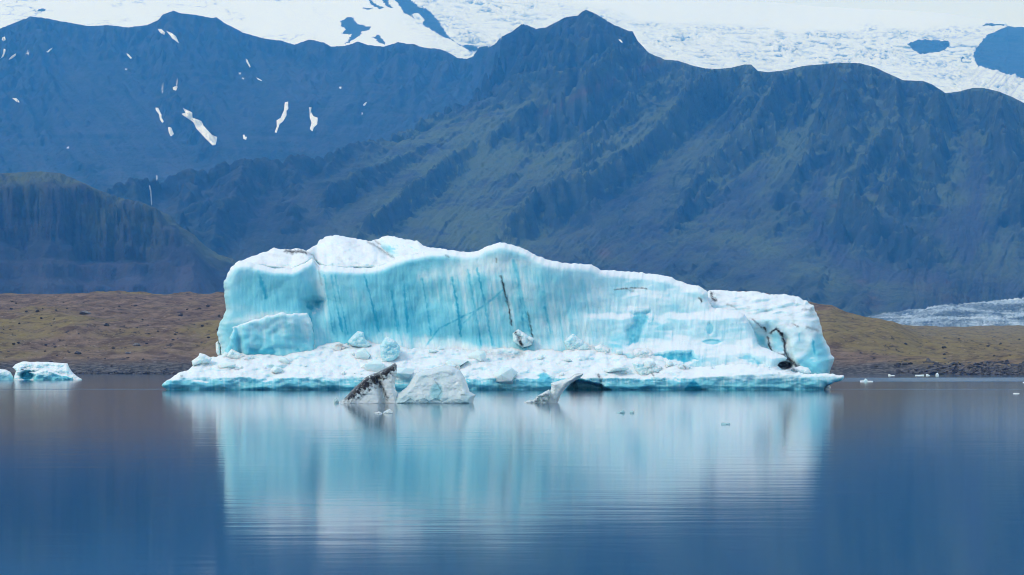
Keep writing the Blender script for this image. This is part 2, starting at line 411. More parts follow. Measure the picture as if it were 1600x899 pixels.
def build_mountain():
    cell = 8.0
    gx = np.arange(-2250, 2250 + cell, cell); gy = np.arange(2450, 7900 + cell, cell)
    X, Y = np.meshgrid(gx, gy)
    U = 800 + F * X / Y
    def smax(a, b, k=22.0):
        m = np.clip(0.5 + 0.5 * (a - b) / k, 0, 1); return b + (a - b) * m + k * m * (1 - m)
    def face(crest, yb, zb, pw):
        cu, cp, cd = zip(*crest)
        d = np.interp(U, cu, cd); zc = z_of(np.interp(U, cu, cp), d)
        t = (Y - yb) / (d - yb)
        z = np.where(Y > d, zc - 0.6 * (Y - d), zb + (zc - zb) * np.clip(t, 0, 1) ** pw - 0.15 * np.maximum(yb - Y, 0))
        return z, HOR - (z - CAMH) / Y * F, np.clip(t, 0, 1)
    near = [(-400, 380, 3600), (0, 350, 3700), (100, 325, 3850), (150, 300, 3950), (200, 281, 4050), (300, 263, 4150), (390, 252, 4250), (480, 240, 4350), (600, 215, 4650),
            (690, 172, 5000), (735, 138, 5200), (755, 112, 5330), (770, 84, 5450), (784, 57, 5560)] + R_C[5:]
    far = R_L + [(744, 80, 6650), (770, 72, 6500), (784, 60, 6400), (830, 90, 6400), (900, 170, 6400), (1900, 260, 6400)]
    Hn, Pn, tn = face(near, np.interp(U, [-400, 300, 800, 1000, 1400, 1900], [3000, 3050, 3400, 3500, 3250, 3200]), 18.0, 1.08)
    Hf, Pf, tf = face(far, 5350.0, 400.0, 1.25)
    # gullies and ribs running down the two faces
    kn = np.interp(U, [-300, 350, 500, 950, 1150, 1300, 1420, 1560, 1900], [0.2, 0.2, 0.9, 1.30, 0.95, 0.45, 0.15, 0.35, 0.2])
    kf = np.interp(U, [-300, 100, 300, 420, 500, 640, 900], [0.6, -0.9, -0.7, -0.1, 0.5, 0.7, 0.7])
    def ribs(P, k, s):
        c = U + k * (P - 250) + 14 * fbm(U / 60, P / 60, 3, s)
        return (34 * (fbm(c / 105, P / 330, 2, s + 1, ridged=True) - 0.25) + 22 * (fbm(c / 46, P / 170, 3, s + 2, ridged=True) - 0.25)
                + 9 * (fbm(c / 19, P / 80, 3, s + 3, ridged=True) - 0.25))
    amp_n = (0.25 + 0.75 * sstep(1.0, 0.85, tn)) * (1 - 0.80 * sstep(860, 660, U))
    Hn = Hn + ribs(Pn, kn, 101) * amp_n * sstep(0.0, 0.12, tn)
    Hf = Hf + ribs(Pf, kf, 131) * 0.60 * (0.25 + 0.75 * sstep(1.0, 0.8, tf))
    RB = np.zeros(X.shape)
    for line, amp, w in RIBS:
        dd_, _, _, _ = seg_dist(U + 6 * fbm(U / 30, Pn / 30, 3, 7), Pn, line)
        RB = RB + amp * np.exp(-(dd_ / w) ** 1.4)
        Hn = Hn + 0.95 * amp * np.exp(-(dd_ / w) ** 1.4) * sstep(1.01, 0.97, tn)
    H = smax(Hn, Hf, 8.0)
    H = H + 9 * fbm(X / 260, Y / 260, 3, 3) + 4 * (fbm(X / 120, Y / 120, 4, 5, ridged=True) - 0.3)
    # lava-bed steps
    zz = H + 25 * fbm(X / 500, Y / 500, 3, 8)
    per = 64.0; fr = (zz / per) % 1.0
    st = (sstep(0.30, 0.70, fr) - fr) * per
    mk = sstep(-0.1, 0.35, fbm(X / 380, Y / 380, 3, 21)) * sstep(40, 120, H)
    H = H + st * (0.18 + 0.24 * sstep(650, 450, U)) * mk
    H0 = H.copy()
    H = erode(H / cell, 44, 6000, 80, 4, er=0.24, dep=0.10) * cell
    D = H - H0
    # mesh grid: columns of equal viewing angle
    pc = np.arange(-250, 1851, 1.6); rows = np.arange(2560, 7700, 7.0)
    PX, YY = np.meshgrid(pc, rows); XX = (PX - 800) / F * YY
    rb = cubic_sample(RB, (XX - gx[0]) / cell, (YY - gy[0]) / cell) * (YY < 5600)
    Z = cubic_sample(H, (XX - gx[0]) / cell, (YY - gy[0]) / cell)
    dd = cubic_sample(D, (XX - gx[0]) / cell, (YY - gy[0]) / cell)
    P0 = HOR - (Z - CAMH) / YY * F
    is_near = sstep(5900, 5500, YY + 0 * PX)
    kk = np.where(YY < 5600, np.interp(PX, [-300, 350, 500, 950, 1150, 1300, 1420, 1560, 1900], [0.2, 0.2, 0.9, 1.30, 0.95, 0.45, 0.15, 0.35, 0.2]),
                  np.interp(PX, [-300, 100, 300, 420, 500, 640, 900], [0.6, -0.9, -0.7, -0.1, 0.5, 0.7, 0.7]))
    cc = PX + kk * (P0 - 250) + 16 * fbm(PX / 50, P0 / 45, 4, 37)
    fine = fbm(cc / 13, P0 / 110, 3, 38, ridged=True); finer = fbm(cc / 5.5, P0 / 60, 3, 39)
    lw = 1 - 0.75 * sstep(700, 560, PX) * is_near
    Z = Z + 4.0 * (fine - 0.3) * (0.4 + 0.6 * is_near) * lw + 1.3 * finer * lw + 3.0 * fbm(XX / 60, YY / 60, 4, 31, gain=0.55) + 2.0 * fbm(XX / 28, YY / 28, 3, 33, ridged=True)
    # lift or lower each column smoothly so that the skyline runs as surveyed
    px_all = [p[0] for p in SKY_L + SKY_C]; py_all = [p[1] for p in SKY_L + SKY_C]
    tgt = np.interp(pc, px_all, py_all) + (1.6 - 1.1 * sstep(1000, 1100, pc)) * fbm(pc / 9, 0 * pc, 4, 6, gain=0.7)
    for it in range(4):
        ang = HOR - (Z - CAMH) / YY * F
        top = ang.min(0); ridge_row = ang.argmin(0)
        ratio = (HOR - tgt) / (HOR - top)
        if it < 2: Z = Z * gauss1(ratio, 45)[None, :]
        else:
            Zr = Z[ridge_row, np.arange(len(pc))][None, :]
            wgt = sstep(0.62, 1.0, Z / Zr) if it == 2 else sstep(0.88, 1.0, Z / Zr)
            if it == 2: ratio = gauss1(ratio, 7)
            Z = Z * (1 + (ratio[None, :] - 1) * wgt)
    ang = HOR - (Z - CAMH) / YY * F
    # surface make-up: moss on gentle and old slopes, scree in the gullies, a rusty dyke
    gz_y = np.gradient(Z, axis=0) / 7.0; gz_x = np.gradient(Z, axis=1) / (1.6 * YY / F); slope = np.hypot(gz_y, gz_x)
    cen = sstep(0.0, 1.0, (7000 - YY - 1500) / 900) * np.clip(0.25 + sstep(400, 800, PX) * 0.9, 0, 1)
    str_ = fbm(XX / 260 + YY / 500, (Z) / 150 - XX / 600, 4, 41)
    alt = sstep(420, 180, ang) * sstep(700, 900, PX) + sstep(900, 700, PX)
    moss = np.clip(cen * (0.42 + 0.62 * alt * sstep(420, 620, PX) + 1.0 * str_ + 0.6 * fbm(cc / 20, ang / 90, 4, 48) + 0.2 * finer + np.clip(rb / 75, -0.6, 0.5)) * (1.05 - 0.8 * sstep(0.60, 1.15, slope)), 0, 1.3) + 0.05  # moss; spurs also lightened and ravines darkened to paint in lit-ridge contrast
    scree = np.clip(0.5 * sstep(0.0, 0.35, fbm(XX / 160, YY / 420, 4, 44)) + 0.6 * sstep(0.5, 4.0, dd) + 0.5 * fbm(cc / 16, ang / 70, 4, 49) + 0.35 * sstep(0.9, 0.5, slope), 0, 1.2) * (1 - 0.7 * sstep(0.8, 1.3, slope))
    bands = fbm(XX / 420, Z / 17 + XX / 900, 4, 57, gain=0.6)
    farf = sstep(5550, 5750, YY + 0 * PX)
    scree = scree * (1 - farf) + farf * np.clip(0.45 + 1.3 * bands * sstep(-0.25, 0.25, fbm(XX / 300, Z / 120, 3, 58)) + 1.0 * fbm(cc / 15, ang / 75, 4, 59), 0, 1.2)
    scree = np.clip(scree + 0.5 * bands * (1 - farf) * sstep(650, 450, PX), 0, 1.2)
    red = np.zeros(Z.shape)
    for line, wid, amt in (([(1030, 97), (985, 117), (930, 137), (870, 165), (835, 185)], 4, 0.7), ([(1300, 322), (1340, 314), (1370, 304)], 4, 0.35)):
        d, _, _, _ = seg_dist(PX, ang, line); red = np.maximum(red, amt * np.exp(-(d / wid)**2) * (YY < 5400))
    for (cx, cy, rx, ry, a) in ((945, 395, 12, 10, 0.6), (1345, 440, 14, 10, 0.4), (1365, 470, 14, 14, 0.5), (1450, 445, 45, 12, 0.35), (1490, 465, 40, 10, 0.35)):
        red = np.maximum(red, a * np.exp(-((PX - cx) / rx)**2 - ((ang - cy) / ry)**2) * (YY < 4600))
    red = red * (0.55 + 0.8 * fbm(XX / 40, YY / 40, 3, 55))
    snow = np.zeros(Z.shape)
    for (cx, cy, r) in ((43, 83, 2), (197, 108, 1.3), (253, 142, 1.5), (375, 115, 2), (380, 123, 1.5), (532, 137, 2), (566, 178, 1.5), (106, 231, 1.5), (277, 131, 1.6)):
        snow = np.maximum(snow, np.exp(-((PX - cx)**2 + (ang - cy)**2) / r**2))
    snow = sstep(0.3, 0.6, snow)
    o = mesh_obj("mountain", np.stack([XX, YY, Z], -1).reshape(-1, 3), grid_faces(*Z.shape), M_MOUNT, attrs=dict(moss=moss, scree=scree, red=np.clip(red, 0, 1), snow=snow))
    tag(o, kind="structure")
    return pc, rows, Z, ang
MT = build_mountain()
def mountain_depth(px, py):
    """depth at which the ray through a pixel first meets the mountain"""
    pc, rows, Z, ang = MT
    run = np.minimum.accumulate(ang, axis=0)
    ci = np.clip(np.round((px - pc[0]) / 1.6).astype(int), 0, len(pc) - 1)
    out = np.empty(px.shape)
    for k in np.ndindex(px.shape):
        c = run[:, ci[k]]
        j = int(np.argmax(c <= py[k])); j = max(j, 1)
        a, b = c[j - 1], c[j]
        t = 0 if a == b else np.clip((a - py[k]) / (a - b), 0, 1)
        out[k] = rows[j - 1] + t * 7.0
    return out

def build_cliff_hill():
    sk = [(-320, 300), (-150, 262), (-60, 270), (0, 271), (64, 268), (95, 271), (120, 281), (156, 298), (192, 310), (220, 316), (245, 326), (267, 338), (281, 353), (303, 367),
          (320, 384), (342, 398), (364, 405), (400, 432), (440, 465), (500, 500), (560, 540)]
    pc = np.arange(-300, 540, 1.4); rows = np.arange(2350, 3900, 4.0)
    PX, YY = np.meshgrid(pc, rows); XX = (PX - 800) / F * YY
    tz = z_of(np.interp(pc, *zip(*sk)), 3150.0)[None, :]
    ry = 3150 + 60 * fbm(PX / 160, YY * 0, 3, 3) 
    d = ry - YY                                     # metres in front of the brow
    flute = fbm(PX / 17 + 0.6 * fbm(PX / 20, YY / 30, 3, 1), YY / 70, 4, 7, ridged=True) * 16 + fbm(PX / 60, YY / 200, 4, 9, ridged=True) * 38
    brow0 = 90 + 60 * fbm(PX / 120, YY * 0 + 1, 3, 15)
    brow = brow0 - flute * (1 - sstep(60, 150, d - brow0))
    cl = sstep(-60, 20, PX) * (1 - sstep(215, 300, PX)) * 0.9 + 0.1
    ch = tz * 0.34 * cl * np.clip(0.9 + 0.5 * fbm(PX / 90, YY * 0 + 2, 2, 16), 0.5, 1.2)                             # height of the cliff
    drop = 0.16 * np.clip(d, 0, None) + (ch) * sstep(0, 75, d - brow) + 0.42 * np.clip(d - 165, 0, None)
    back = 0.22 * np.clip(-d, 0, None)
    Z = tz - drop - back
    Z = np.maximum(Z, 6 + 4 * fbm(XX / 200, YY / 200, 3, 2))
    am = sstep(0, 80, Z)
    Z = Z + am * (9 * fbm(XX / 90, YY / 90, 5, 4) + 9 * (fbm(XX / 45, YY / 70, 4, 6, ridged=True) - 0.3))
    hb = (Z + 8 * fbm(XX / 60, YY / 60, 3, 61)) / 26.0; hf = hb % 1.0
    Z = Z + am * sstep(0.25, 0.5, cl) * 26 * 0.5 * (sstep(0.3, 0.7, hf) - hf)
    for it in range(2):
        ang = HOR - (Z - CAMH) / YY * F; ratio = (HOR - np.interp(pc, *zip(*sk))) / (HOR - ang.min(0))
        if it == 0: Z = Z * gauss1(ratio, 40)[None, :]
        else: Z = Z * (1 + (gauss1(ratio, 2)[None, :] - 1) * sstep(0.75, 1.0, Z / Z[ang.argmin(0), np.arange(len(pc))][None, :]))
    moss = np.clip(sstep(140, 20, d + 40 * fbm(XX / 60, YY / 60, 3, 8)) * 0.9 + 0.25 * fbm(XX / 120, YY / 120, 3, 19), 0, 1)
    scree = np.clip(sstep(60, 130, d - brow0 + 45 * fbm(XX / 22, YY / 60, 3, 18)) * (0.85 + 0.9 * fbm(XX / 30 , YY / 90, 4, 14)), 0, 1.3)
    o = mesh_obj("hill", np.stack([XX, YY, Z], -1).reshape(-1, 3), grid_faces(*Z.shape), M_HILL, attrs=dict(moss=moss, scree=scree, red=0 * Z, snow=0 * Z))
    tag(o, kind="structure")
build_cliff_hill()

def Zm(pts, ox, oy=0): return [(ox + x * 0.26702, oy + y * 0.26702) for x, y in pts]
ROCKS = [Zm([(495, 125), (545, 100), (570, 105), (575, 125), (610, 145), (670, 155), (670, 172), (620, 185), (610, 210), (570, 230), (515, 265), (550, 225), (560, 200), (495, 200), (530, 175), (495, 155)], 400),
         Zm([(680, 215), (720, 207), (750, 240), (758, 262), (720, 248)], 400), Zm([(622, 50), (660, 43), (685, 50), (650, 60)], 400),
         Zm([(790, -40), (880, -40), (905, 0), (960, 45), (1030, 80), (1080, 145), (1120, 210), (1160, 245), (1240, 300), (1300, 300), (1300, 272), (1210, 272), (1150, 242), (1090, 215), (1000, 165), (920, 110), (860, 70)], 400),
         Zm([(720, -20), (750, -20), (800, 50), (770, 42)], 400), Zm([(655, -20), (690, 20), (745, 45), (722, 54), (668, 25)], 400),
         Zm([(820, 260), (870, 240), (960, 238), (1070, 255), (1050, 290), (960, 315), (890, 320), (850, 295)], 1200),
         Zm([(1253, 152), (1280, 138), (1350, 138), (1398, 150)], 1200), Zm([(1125, 350), (1140, 330), (1150, 345), (1130, 365)], 1200),
         Zm([(1400, 155), (1498, 160), (2200, 190), (2200, 520), (1498, 460), (1420, 440), (1350, 420), (1290, 410), (1230, 395), (1200, 330), (1215, 290), (1280, 210)], 1200),
         Zm([(205, 72), (240, 50), (268, 55), (250, 68)], 0)]
def build_glacier():
    pc = np.arange(-260, 1861, 1.4); rows = np.linspace(0, 1, 300)
    sk = [(-260, -60), (600, -60), (1000, -22), (1180, 0), (1200, 3), (1259, 8.5), (1333, 13), (1400, 16), (1478, 21), (1540, 29), (1571, 35), (1575, 40), (1600, 43), (1860, 62)]
    PX, T = np.meshgrid(pc, rows)
    top = np.interp(PX, *zip(*sk)); bot = 215.0
    Yv = 7800 + 2200 * T
    PY = bot + (top - bot) * (T ** 0.9)
    # the fall line: rough ice below, smooth neve above
    line = np.interp(PX, [600, 760, 800, 950, 1000, 1200, 1300, 1400, 1560, 1860], [-40, -30, -5, 8, 30, 40, 48, 44, 52, 60]) + 6 * fbm(PX / 60, PY / 60, 3, 5)
    cre = sstep(-3, 14, PY - line) * sstep(640, 700, PX + (80 - PY) * 0.5)
    wig = fbm(PX / 30, PY / 12, 5, 1); 
    fall = fbm(PX / 22 + 1.5 * wig, PY / 7 + 0.5 * wig, 5, 9, gain=0.6, ridged=True)
    X = (PX - 800) / F * Yv; Z = z_of(PY, Yv)
    patch = 0.35 + 0.9 * sstep(-0.1, 0.4, fbm(PX / 70, PY / 26, 3, 77))
    Z = Z + cre * patch * 15 * (fall - 0.2) + (1 - cre) * (3 * fbm(PX / 70, PY / 20, 4, 2) )
    # thin crevasse scars on the smooth snow to the left
    scar = np.exp(-((fbm(PX / 45, PY / 10, 4, 63)) / 0.045)**2) * sstep(0.0, 0.35, fbm(PX / 80, PY / 25, 2, 64)) * (1 - cre) * sstep(520, 440, PX)
    rock = np.zeros(PX.shape)
    jx = PX + 3.0 * fbm(PX / 9, PY / 5, 3, 90); jy = PY + 2.2 * fbm(PX / 9, PY / 5, 3, 91)
    for p in ROCKS:
        rock = np.maximum(rock, inside(jx, jy, p).astype(float))
    blob = Zm([(915, 90), (935, 82), (965, 100), (985, 125), (970, 148), (935, 128)], 400)
    rock = np.where(inside(jx, jy, blob), 0, rock)
    right = sstep(1480, 1560, PX)
    strip = sstep(0.05, 0.35, fbm(PX / 6 + PY / 7, PY / 70, 3, 70)) * right * sstep(95, 125, PY) * 1.3
    band = 1 + 0.9 * np.exp(-((PY - line - 32) / 26)**2) * sstep(1000, 1300, PX)
    cv = np.clip(cre * patch * 1.25 * band * sstep(0.50, 0.0, fall) + scar * 0.9 + 0.12 * cre, 0, 1)  # blue-grey shade of the crevasses, painted where the ice dips
    clump = np.zeros(PX.shape)
    for cx, cy, rx, ry in ((1365, 47, 18, 9), (1345, 84, 13, 7), (1385, 84, 11, 6), (1245, 78, 15, 9), (1310, 76, 18, 8), (1070, 62, 14, 6), (1120, 45, 44, 5), (1500, 50, 52, 8), (1405, 52, 30, 7),
                           (1010, 40, 20, 5), (740, 58, 12, 8), (690, 40, 22, 10), (1450, 98, 40, 10), (1170, 88, 24, 8), (1480, 120, 30, 8), (1300, 55, 50, 4)):
        clump = np.maximum(clump, np.exp(-((PX - cx) / rx)**2 - ((PY - cy) / ry)**2))
    cv = np.clip(cv + 1.1 * clump * sstep(-0.15, 0.35, fbm(PX / 7, PY / 5, 4, 79, gain=0.65)), 0, 1)
    ash = np.clip(strip + cre * 0.7 * sstep(0.25, 0.5, fbm(PX / 12, PY / 6, 4, 73)) * sstep(0.0, 0.3, fbm(PX / 60, PY / 25, 2, 74)), 0, 1)
    co = np.stack([X, Yv, Z], -1).reshape(-1, 3)
    o = mesh_obj("glacier", co, grid_faces(*PX.shape), M_GLAC, attrs=dict(crevasse=cv, rock=rock, ash=ash))
    tag(o, kind="structure")
build_glacier()

# ------------------------------------------------------------------ glacier tongue and moraine
def build_tongue():
    pc = np.arange(1200, 1900, 1.2); rows = np.linspace(0, 1, 140)
    PX, T = np.meshgrid(pc, rows)
    top = np.interp(PX, [1200, 1340, 1370, 1420, 1470, 1540, 1600, 1900], [512, 505, 494, 488, 480, 474, 468, 452]) + 2.5 * fbm(PX / 22, 0 * PX, 4, 2)
    Yv = 2050 + 500 * T
    py_b = 508.0
    PY = 514 + (top - 514) * np.minimum(T * 1.25, 1) ** 0.8
    Z = z_of(PY, Yv) + 3.2 * fbm(PX / 10, T * 18, 4, 8, ridged=True) * (T > 0.03) * (T < 0.8)
    Z = np.where(T > 0.85, Z - (T - 0.85) * 200, Z)
    X = (PX - 800) / F * Yv
    tag(mesh_obj("glacier_tongue", np.stack([X, Yv, Z], -1).reshape(-1, 3), grid_faces(*PX.shape), M_TONGUE), kind="structure")
build_tongue()

def moraine_surface(px, Y):
    U = np.asarray(px, float); Y = np.asarray(Y, float)
    crest = np.interp(U, [-300, 0, 60, 150, 260, 350, 700, 1000, 1200, 1267, 1300, 1325, 1355, 1375, 1395, 1415, 1440, 1465, 1520, 1600, 1900],
                      [462, 461, 461, 458, 462, 458, 455, 452, 462, 473, 477, 489, 498, 501, 507, 517, 530, 537, 545, 553, 560])
    cy = np.interp(U, [-300, 350, 1267, 1470, 1900], [1120, 1100, 1010, 880, 800])
    shore = 655 + 30 * fbm(U / 240, 0 * U, 3, 61) - 50 * sstep(1400, 1600, U)
    zc = z_of(crest, cy)
    t = np.clip((Y - shore) / (cy - shore), -0.2, 1)
    bank = 2.2 * sstep(0, 0.06, t)
    # a first bluff near the water, then a gently rolling rise to the crest
    prof = np.where(t < 0, t * 12, bank + (zc - 2.2) * (0.30 * sstep(0.02, 0.30, t) + 0.70 * np.clip(t, 0, 1) ** 1.25))
    far = np.interp(U, [-300, 1000, 1267, 1400, 1500, 1600, 1900], [480, 480, 505, 509, 511, 509, 505])
    zf = z_of(far, 1750.0)
    b = np.clip((Y - cy) / (1750 - cy), 0, 1)
    dip = np.interp(U, [-300, 1267, 1420, 1900], [0, 0, -1.5, -1.5])
    z = np.where(Y > cy, zc + (zf - zc) * b + dip * np.sin(b * math.pi), prof)
    X = (U - 800) / F * Y
    am = sstep(0.02, 0.2, t) * (1 - 0.8 * sstep(0.85, 1.0, t) * (Y <= cy + 60)) * (1 - 0.6 * sstep(1300, 1750, Y))
    z = z + am * (4.2 * fbm(X / 60, Y / 75, 4, 71) + 1.3 * fbm(X / 20, Y / 26, 4, 72, ridged=True)) + 0.35 * fbm(X / 5, Y / 7, 4, 75) * sstep(-0.01, 0.02, t)
    z = np.where(Y > 1750, z - (Y - 1750) * 0.05, z)
    return X, z, t
def build_moraine():
    pc = np.arange(-260, 1861, 1.5)
    rows = np.concatenate([np.arange(560, 720, 1.2), np.arange(720, 1200, 2.2), np.arange(1200, 1900, 7)])
    PX, YY = np.meshgrid(pc, rows); X, Z, t = moraine_surface(PX, YY)
    moss = fbm(X / 70, YY / 90, 4, 81) + 0.9 * sstep(1200, 1350, PX) * sstep(640, 720, YY) + 0.5 * sstep(0.45, 0.2, np.abs(t - 0.2) * 3) * (PX < 700) + 0.7 * sstep(1050, 1300, YY)
    shore = sstep(0.085, 0.03, t + 0.02 * fbm(X / 15, YY / 15, 3, 83))
    tag(mesh_obj("shore", np.stack([X, YY, Z], -1).reshape(-1, 3), grid_faces(*Z.shape), M_MOR, attrs=dict(moss=moss, shore=shore)), kind="structure")
build_moraine()

# ------------------------------------------------------------------ stones on the shore
def hull_bm(bm, c, size, rnd, npts=16, flat=(1, 1, 1)):
    vs = []
    for _ in range(npts):
        v = Vector((rnd.gauss(0, 1), rnd.gauss(0, 1), rnd.gauss(0, 1))).normalized() * rnd.uniform(0.75, 1.0)
        vs.append(bm.verts.new((c[0] + v.x * size[0], c[1] + v.y * size[1], c[2] + v.z * size[2])))
    r = bmesh.ops.convex_hull(bm, input=vs)
    junk = list({e for e in r['geom_interior'] + r['geom_unused'] if isinstance(e, bmesh.types.BMVert)})
    if junk: bmesh.ops.delete(bm, geom=junk, context='VERTS')
def bm_obj(name, bm, mat, loc=(0, 0, 0), parent=None, smooth=False):
    me = bpy.data.meshes.new(name); bm.normal_update(); bm.to_mesh(me); bm.free()
    if smooth: me.polygons.foreach_set("use_smooth", np.ones(len(me.polygons), bool))
    me.materials.append(mat); o = bpy.data.objects.new(name, me); COL.objects.link(o)
    if parent is not None: o.parent = parent
    else: o.location = loc
    return o
def moraine_hit(px, py):
    Y = np.arange(640, 1160, 1.5); X, Z, t = moraine_surface(np.full(Y.shape, float(px)), Y)
    a = HOR - (Z - CAMH) / Y * F
    k = int(np.argmax(a <= py))
    return (X[k], Y[k], Z[k])
rnd = random.Random(5)
BIG = [(133, 492, 11, 5.0, M_BOULP, "large pale grey boulder sitting high on the brown moraine at left"),
       (166, 510, 6, 3.5, M_BOUL, "dark grey boulder below the large pale boulder on the moraine"),
       (214, 541, 7, 4.0, M_BOULP, "grey boulder low on the olive moraine bank near the big iceberg"),
       (121, 554, 7, 4.0, M_BOUL, "black wet looking boulder on the bank above the small iceberg"),
       (200, 554, 6, 2.5, M_BOULP, "flat grey boulder on the bank right of the black boulder"),
       (58, 488, 4, 3.0, M_BOUL, "dark boulder left of the large pale boulder on the moraine"),
       (325, 480, 4, 3.5, M_BOUL, "dark boulder high on the moraine beside the left end of the big iceberg"),
       (282, 494, 5, 3.0, M_BOUL, "dark boulder on the upper moraine a little left of the big iceberg"),
       (1475, 545, 5, 3.0, M_BOUL, "dark boulder on the olive bank right of the big iceberg"),
       (1498, 531, 2.5, 2.0, M_BOUL, "small black boulder on the pale grassy flat at right")]
for px, py, w, h, m, lab in BIG:
    p = moraine_hit(px, py); s = p[1] / F
    bm = bmesh.new(); hull_bm(bm, (0, 0, h * s * 0.25), (w * s, w * s * 0.9, h * s), rnd, 24)
    tag(bm_obj("boulder", bm, m, p), lab, "boulder")
protos = []
for k in range(5):
    bm = bmesh.new(); hull_bm(bm, (0, 0, 0.25), (1, 0.9, 0.7), rnd, 18)
    me = bpy.data.meshes.new("boulder"); bm.to_mesh(me); bm.free(); me.materials.append(M_BOUL); protos.append(me)
n = 0
while n < 120:
    px = rnd.choice([rnd.uniform(-10, 345), rnd.uniform(-10, 345), rnd.uniform(1285, 1600)]); py = rnd.uniform(470, 576) if px < 600 else rnd.uniform(505, 576)
    p = moraine_hit(px, py)
    if p[1] <= 642: continue
    o = bpy.data.objects.new("boulder", protos[n % 5]); s = p[1] / F * rnd.choice([1.2, 1.5, 2.0, 2.4, 3.4])
    o.location = p; o.scale = (s * rnd.uniform(0.9, 1.7), s, s * rnd.uniform(0.7, 1.0)); o.rotation_euler.z = rnd.uniform(0, 6.28)
    COL.objects.link(o)
    left = px < 600
    tag(o, "small dark stone among many strewn over the brown moraine left of the big iceberg" if left else "small dark stone among many strewn over the olive bank right of the big iceberg",
        "stone", "small stones on the left moraine" if left else "small stones on the right bank")
    n += 1
bm = bmesh.new()
for k in range(900):
    right = rnd.random() < 0.62
    px = rnd.uniform(1400, 1640) if right else rnd.uniform(60, 330)
    if right and rnd.random() > 0.25 + 0.75 * (px - 1400) / 240: continue
    Y = np.arange(560, 800, 1.0); X, Z, t = moraine_surface(np.full(Y.shape, px), Y); i0 = int(np.argmax(Z > 0.0))
    k0 = min(i0 + int(abs(rnd.gauss(0, 10 if right else 5))), len(Y) - 1)
    s = rnd.uniform(0.2, 0.7) * (1.3 if right else 0.9)
    hull_bm(bm, (X[k0], Y[k0], max(Z[k0], 0.0) + 0.1), (s * rnd.uniform(0.9, 1.8), s, s * rnd.uniform(0.6, 1.0)), rnd, 10)
tag(bm_obj("shore_rubble", bm, M_SHORE), "band of dark stones piled along the far waterline", "stones", kind="stuff")

# ------------------------------------------------------------------ relief solids: ice bodies with an outline, a carved front and a thick back
def jitter(poly, seg, amp, seed):
    poly = np.asarray(poly, float); out = []
    for i in range(len(poly)):
        a, b = poly[i], poly[(i + 1) % len(poly)]
        L = np.hypot(*(b - a)); n = max(1, int(L / seg))
        for k in range(n): out.append(a + (b - a) * k / n)
    out = np.array(out)
    out[:, 0] += amp * fbm(out[:, 0] / 9, out[:, 1] / 9, 3, seed); out[:, 1] += amp * fbm(out[:, 0] / 9, out[:, 1] / 9, 3, seed + 40)
    return out
def solid(name, poly, step, depth, thick, R, bulge, mat, parent=None, blue=None, dirt=None, seed=1, jit=1.2, Rb=None, loc=None, back_drop=0.0, smooth=True):
    poly = jitter(poly, max(step * 2, 2), jit, seed) if jit else np.asarray(poly, float)
    x0, y0 = poly.min(0) - step; x1, y1 = poly.max(0) + step
    xs = np.arange(x0, x1 + step, step); ys = np.arange(y0, y1 + step, step)
    PX, PY = np.meshgrid(xs, ys); nr, nc = PX.shape
    cin = inside(PX[:-1, :-1] + step / 2, PY[:-1, :-1] + step / 2, poly)
    used = np.zeros((nr, nc), bool)
    cnt = np.zeros((nr, nc), int)
    for oy in (0, 1):
        for ox in (0, 1):
            used[oy:nr - 1 + oy, ox:nc - 1 + ox] |= cin; cnt[oy:nr - 1 + oy, ox:nc - 1 + ox] += cin
    d, qx, qy, _ = seg_dist(PX, PY, poly, True)
    rim = used & (cnt < 4)
    PX = np.where(rim, qx, PX); PY = np.where(rim, qy, PY); d = np.where(rim, 0, d)
    t = np.clip(d / R, 0, 1)
    Y = depth(PX, PY) + bulge * (1 - np.sqrt(np.clip(1 - (1 - t)**2, 0, 1)))
    tb = np.clip(d / (Rb or R * 1.5), 0, 1); Yb = Y + 0.02 + thick * np.sqrt(np.clip(1 - (1 - tb)**2, 0, 1))
    idx = -np.ones((nr, nc), int); idx[used] = np.arange(used.sum())
    px, py, yf, yb = PX[used], PY[used], Y[used], Yb[used]
    fr = world_pt(px, py, yf); bk = fr.copy(); bk[:, 1] = yb; bk[:, 0] = fr[:, 0] * yb / yf
    bk[:, 2] -= back_drop * (yb - yf)
    N = len(fr)
    r, c = np.nonzero(cin)
    q = np.stack([idx[r, c], idx[r + 1, c], idx[r + 1, c + 1], idx[r, c + 1]], -1)
    faces = [q, q[:, ::-1] + N]
    # bridge the rim
    pad = np.pad(cin, 1)
    for (dr, dc, a, b) in ((-1, 0, (0, 0), (0, 1)), (1, 0, (1, 1), (1, 0)), (0, -1, (1, 0), (0, 0)), (0, 1, (0, 1), (1, 1))):
        e = cin & ~pad[1 + dr:nr + dr, 1 + dc:nc + dc]
        rr, cc = np.nonzero(e)
        if len(rr):
            i1 = idx[rr + a[0], cc + a[1]]; i2 = idx[rr + b[0], cc + b[1]]
            faces.append(np.stack([i1, i2, i2 + N, i1 + N], -1))
    bl = blue(px, py) if blue else np.zeros(N); di = dirt(px, py) if dirt else np.zeros(N)
    return mesh_obj(name, np.vstack([fr, bk]), np.vstack(faces), mat, parent, dict(blue=np.concatenate([bl, bl]), dirt=np.concatenate([di, di])), loc=loc, smooth=smooth)
def lines(px, py, specs):
    o = np.zeros(px.shape)
    for pts, w, a in specs:
        jx = px + 1.5 * fbm(px / 7, py / 7, 2, 3)
        d, _, _, _ = seg_dist(jx, py, pts); o = np.maximum(o, a * np.exp(-(d / (w * np.clip(0.85 + 1.1 * fbm(px / 5, py / 5, 3, 51), 0.35, 1.8)))**2))
    return o
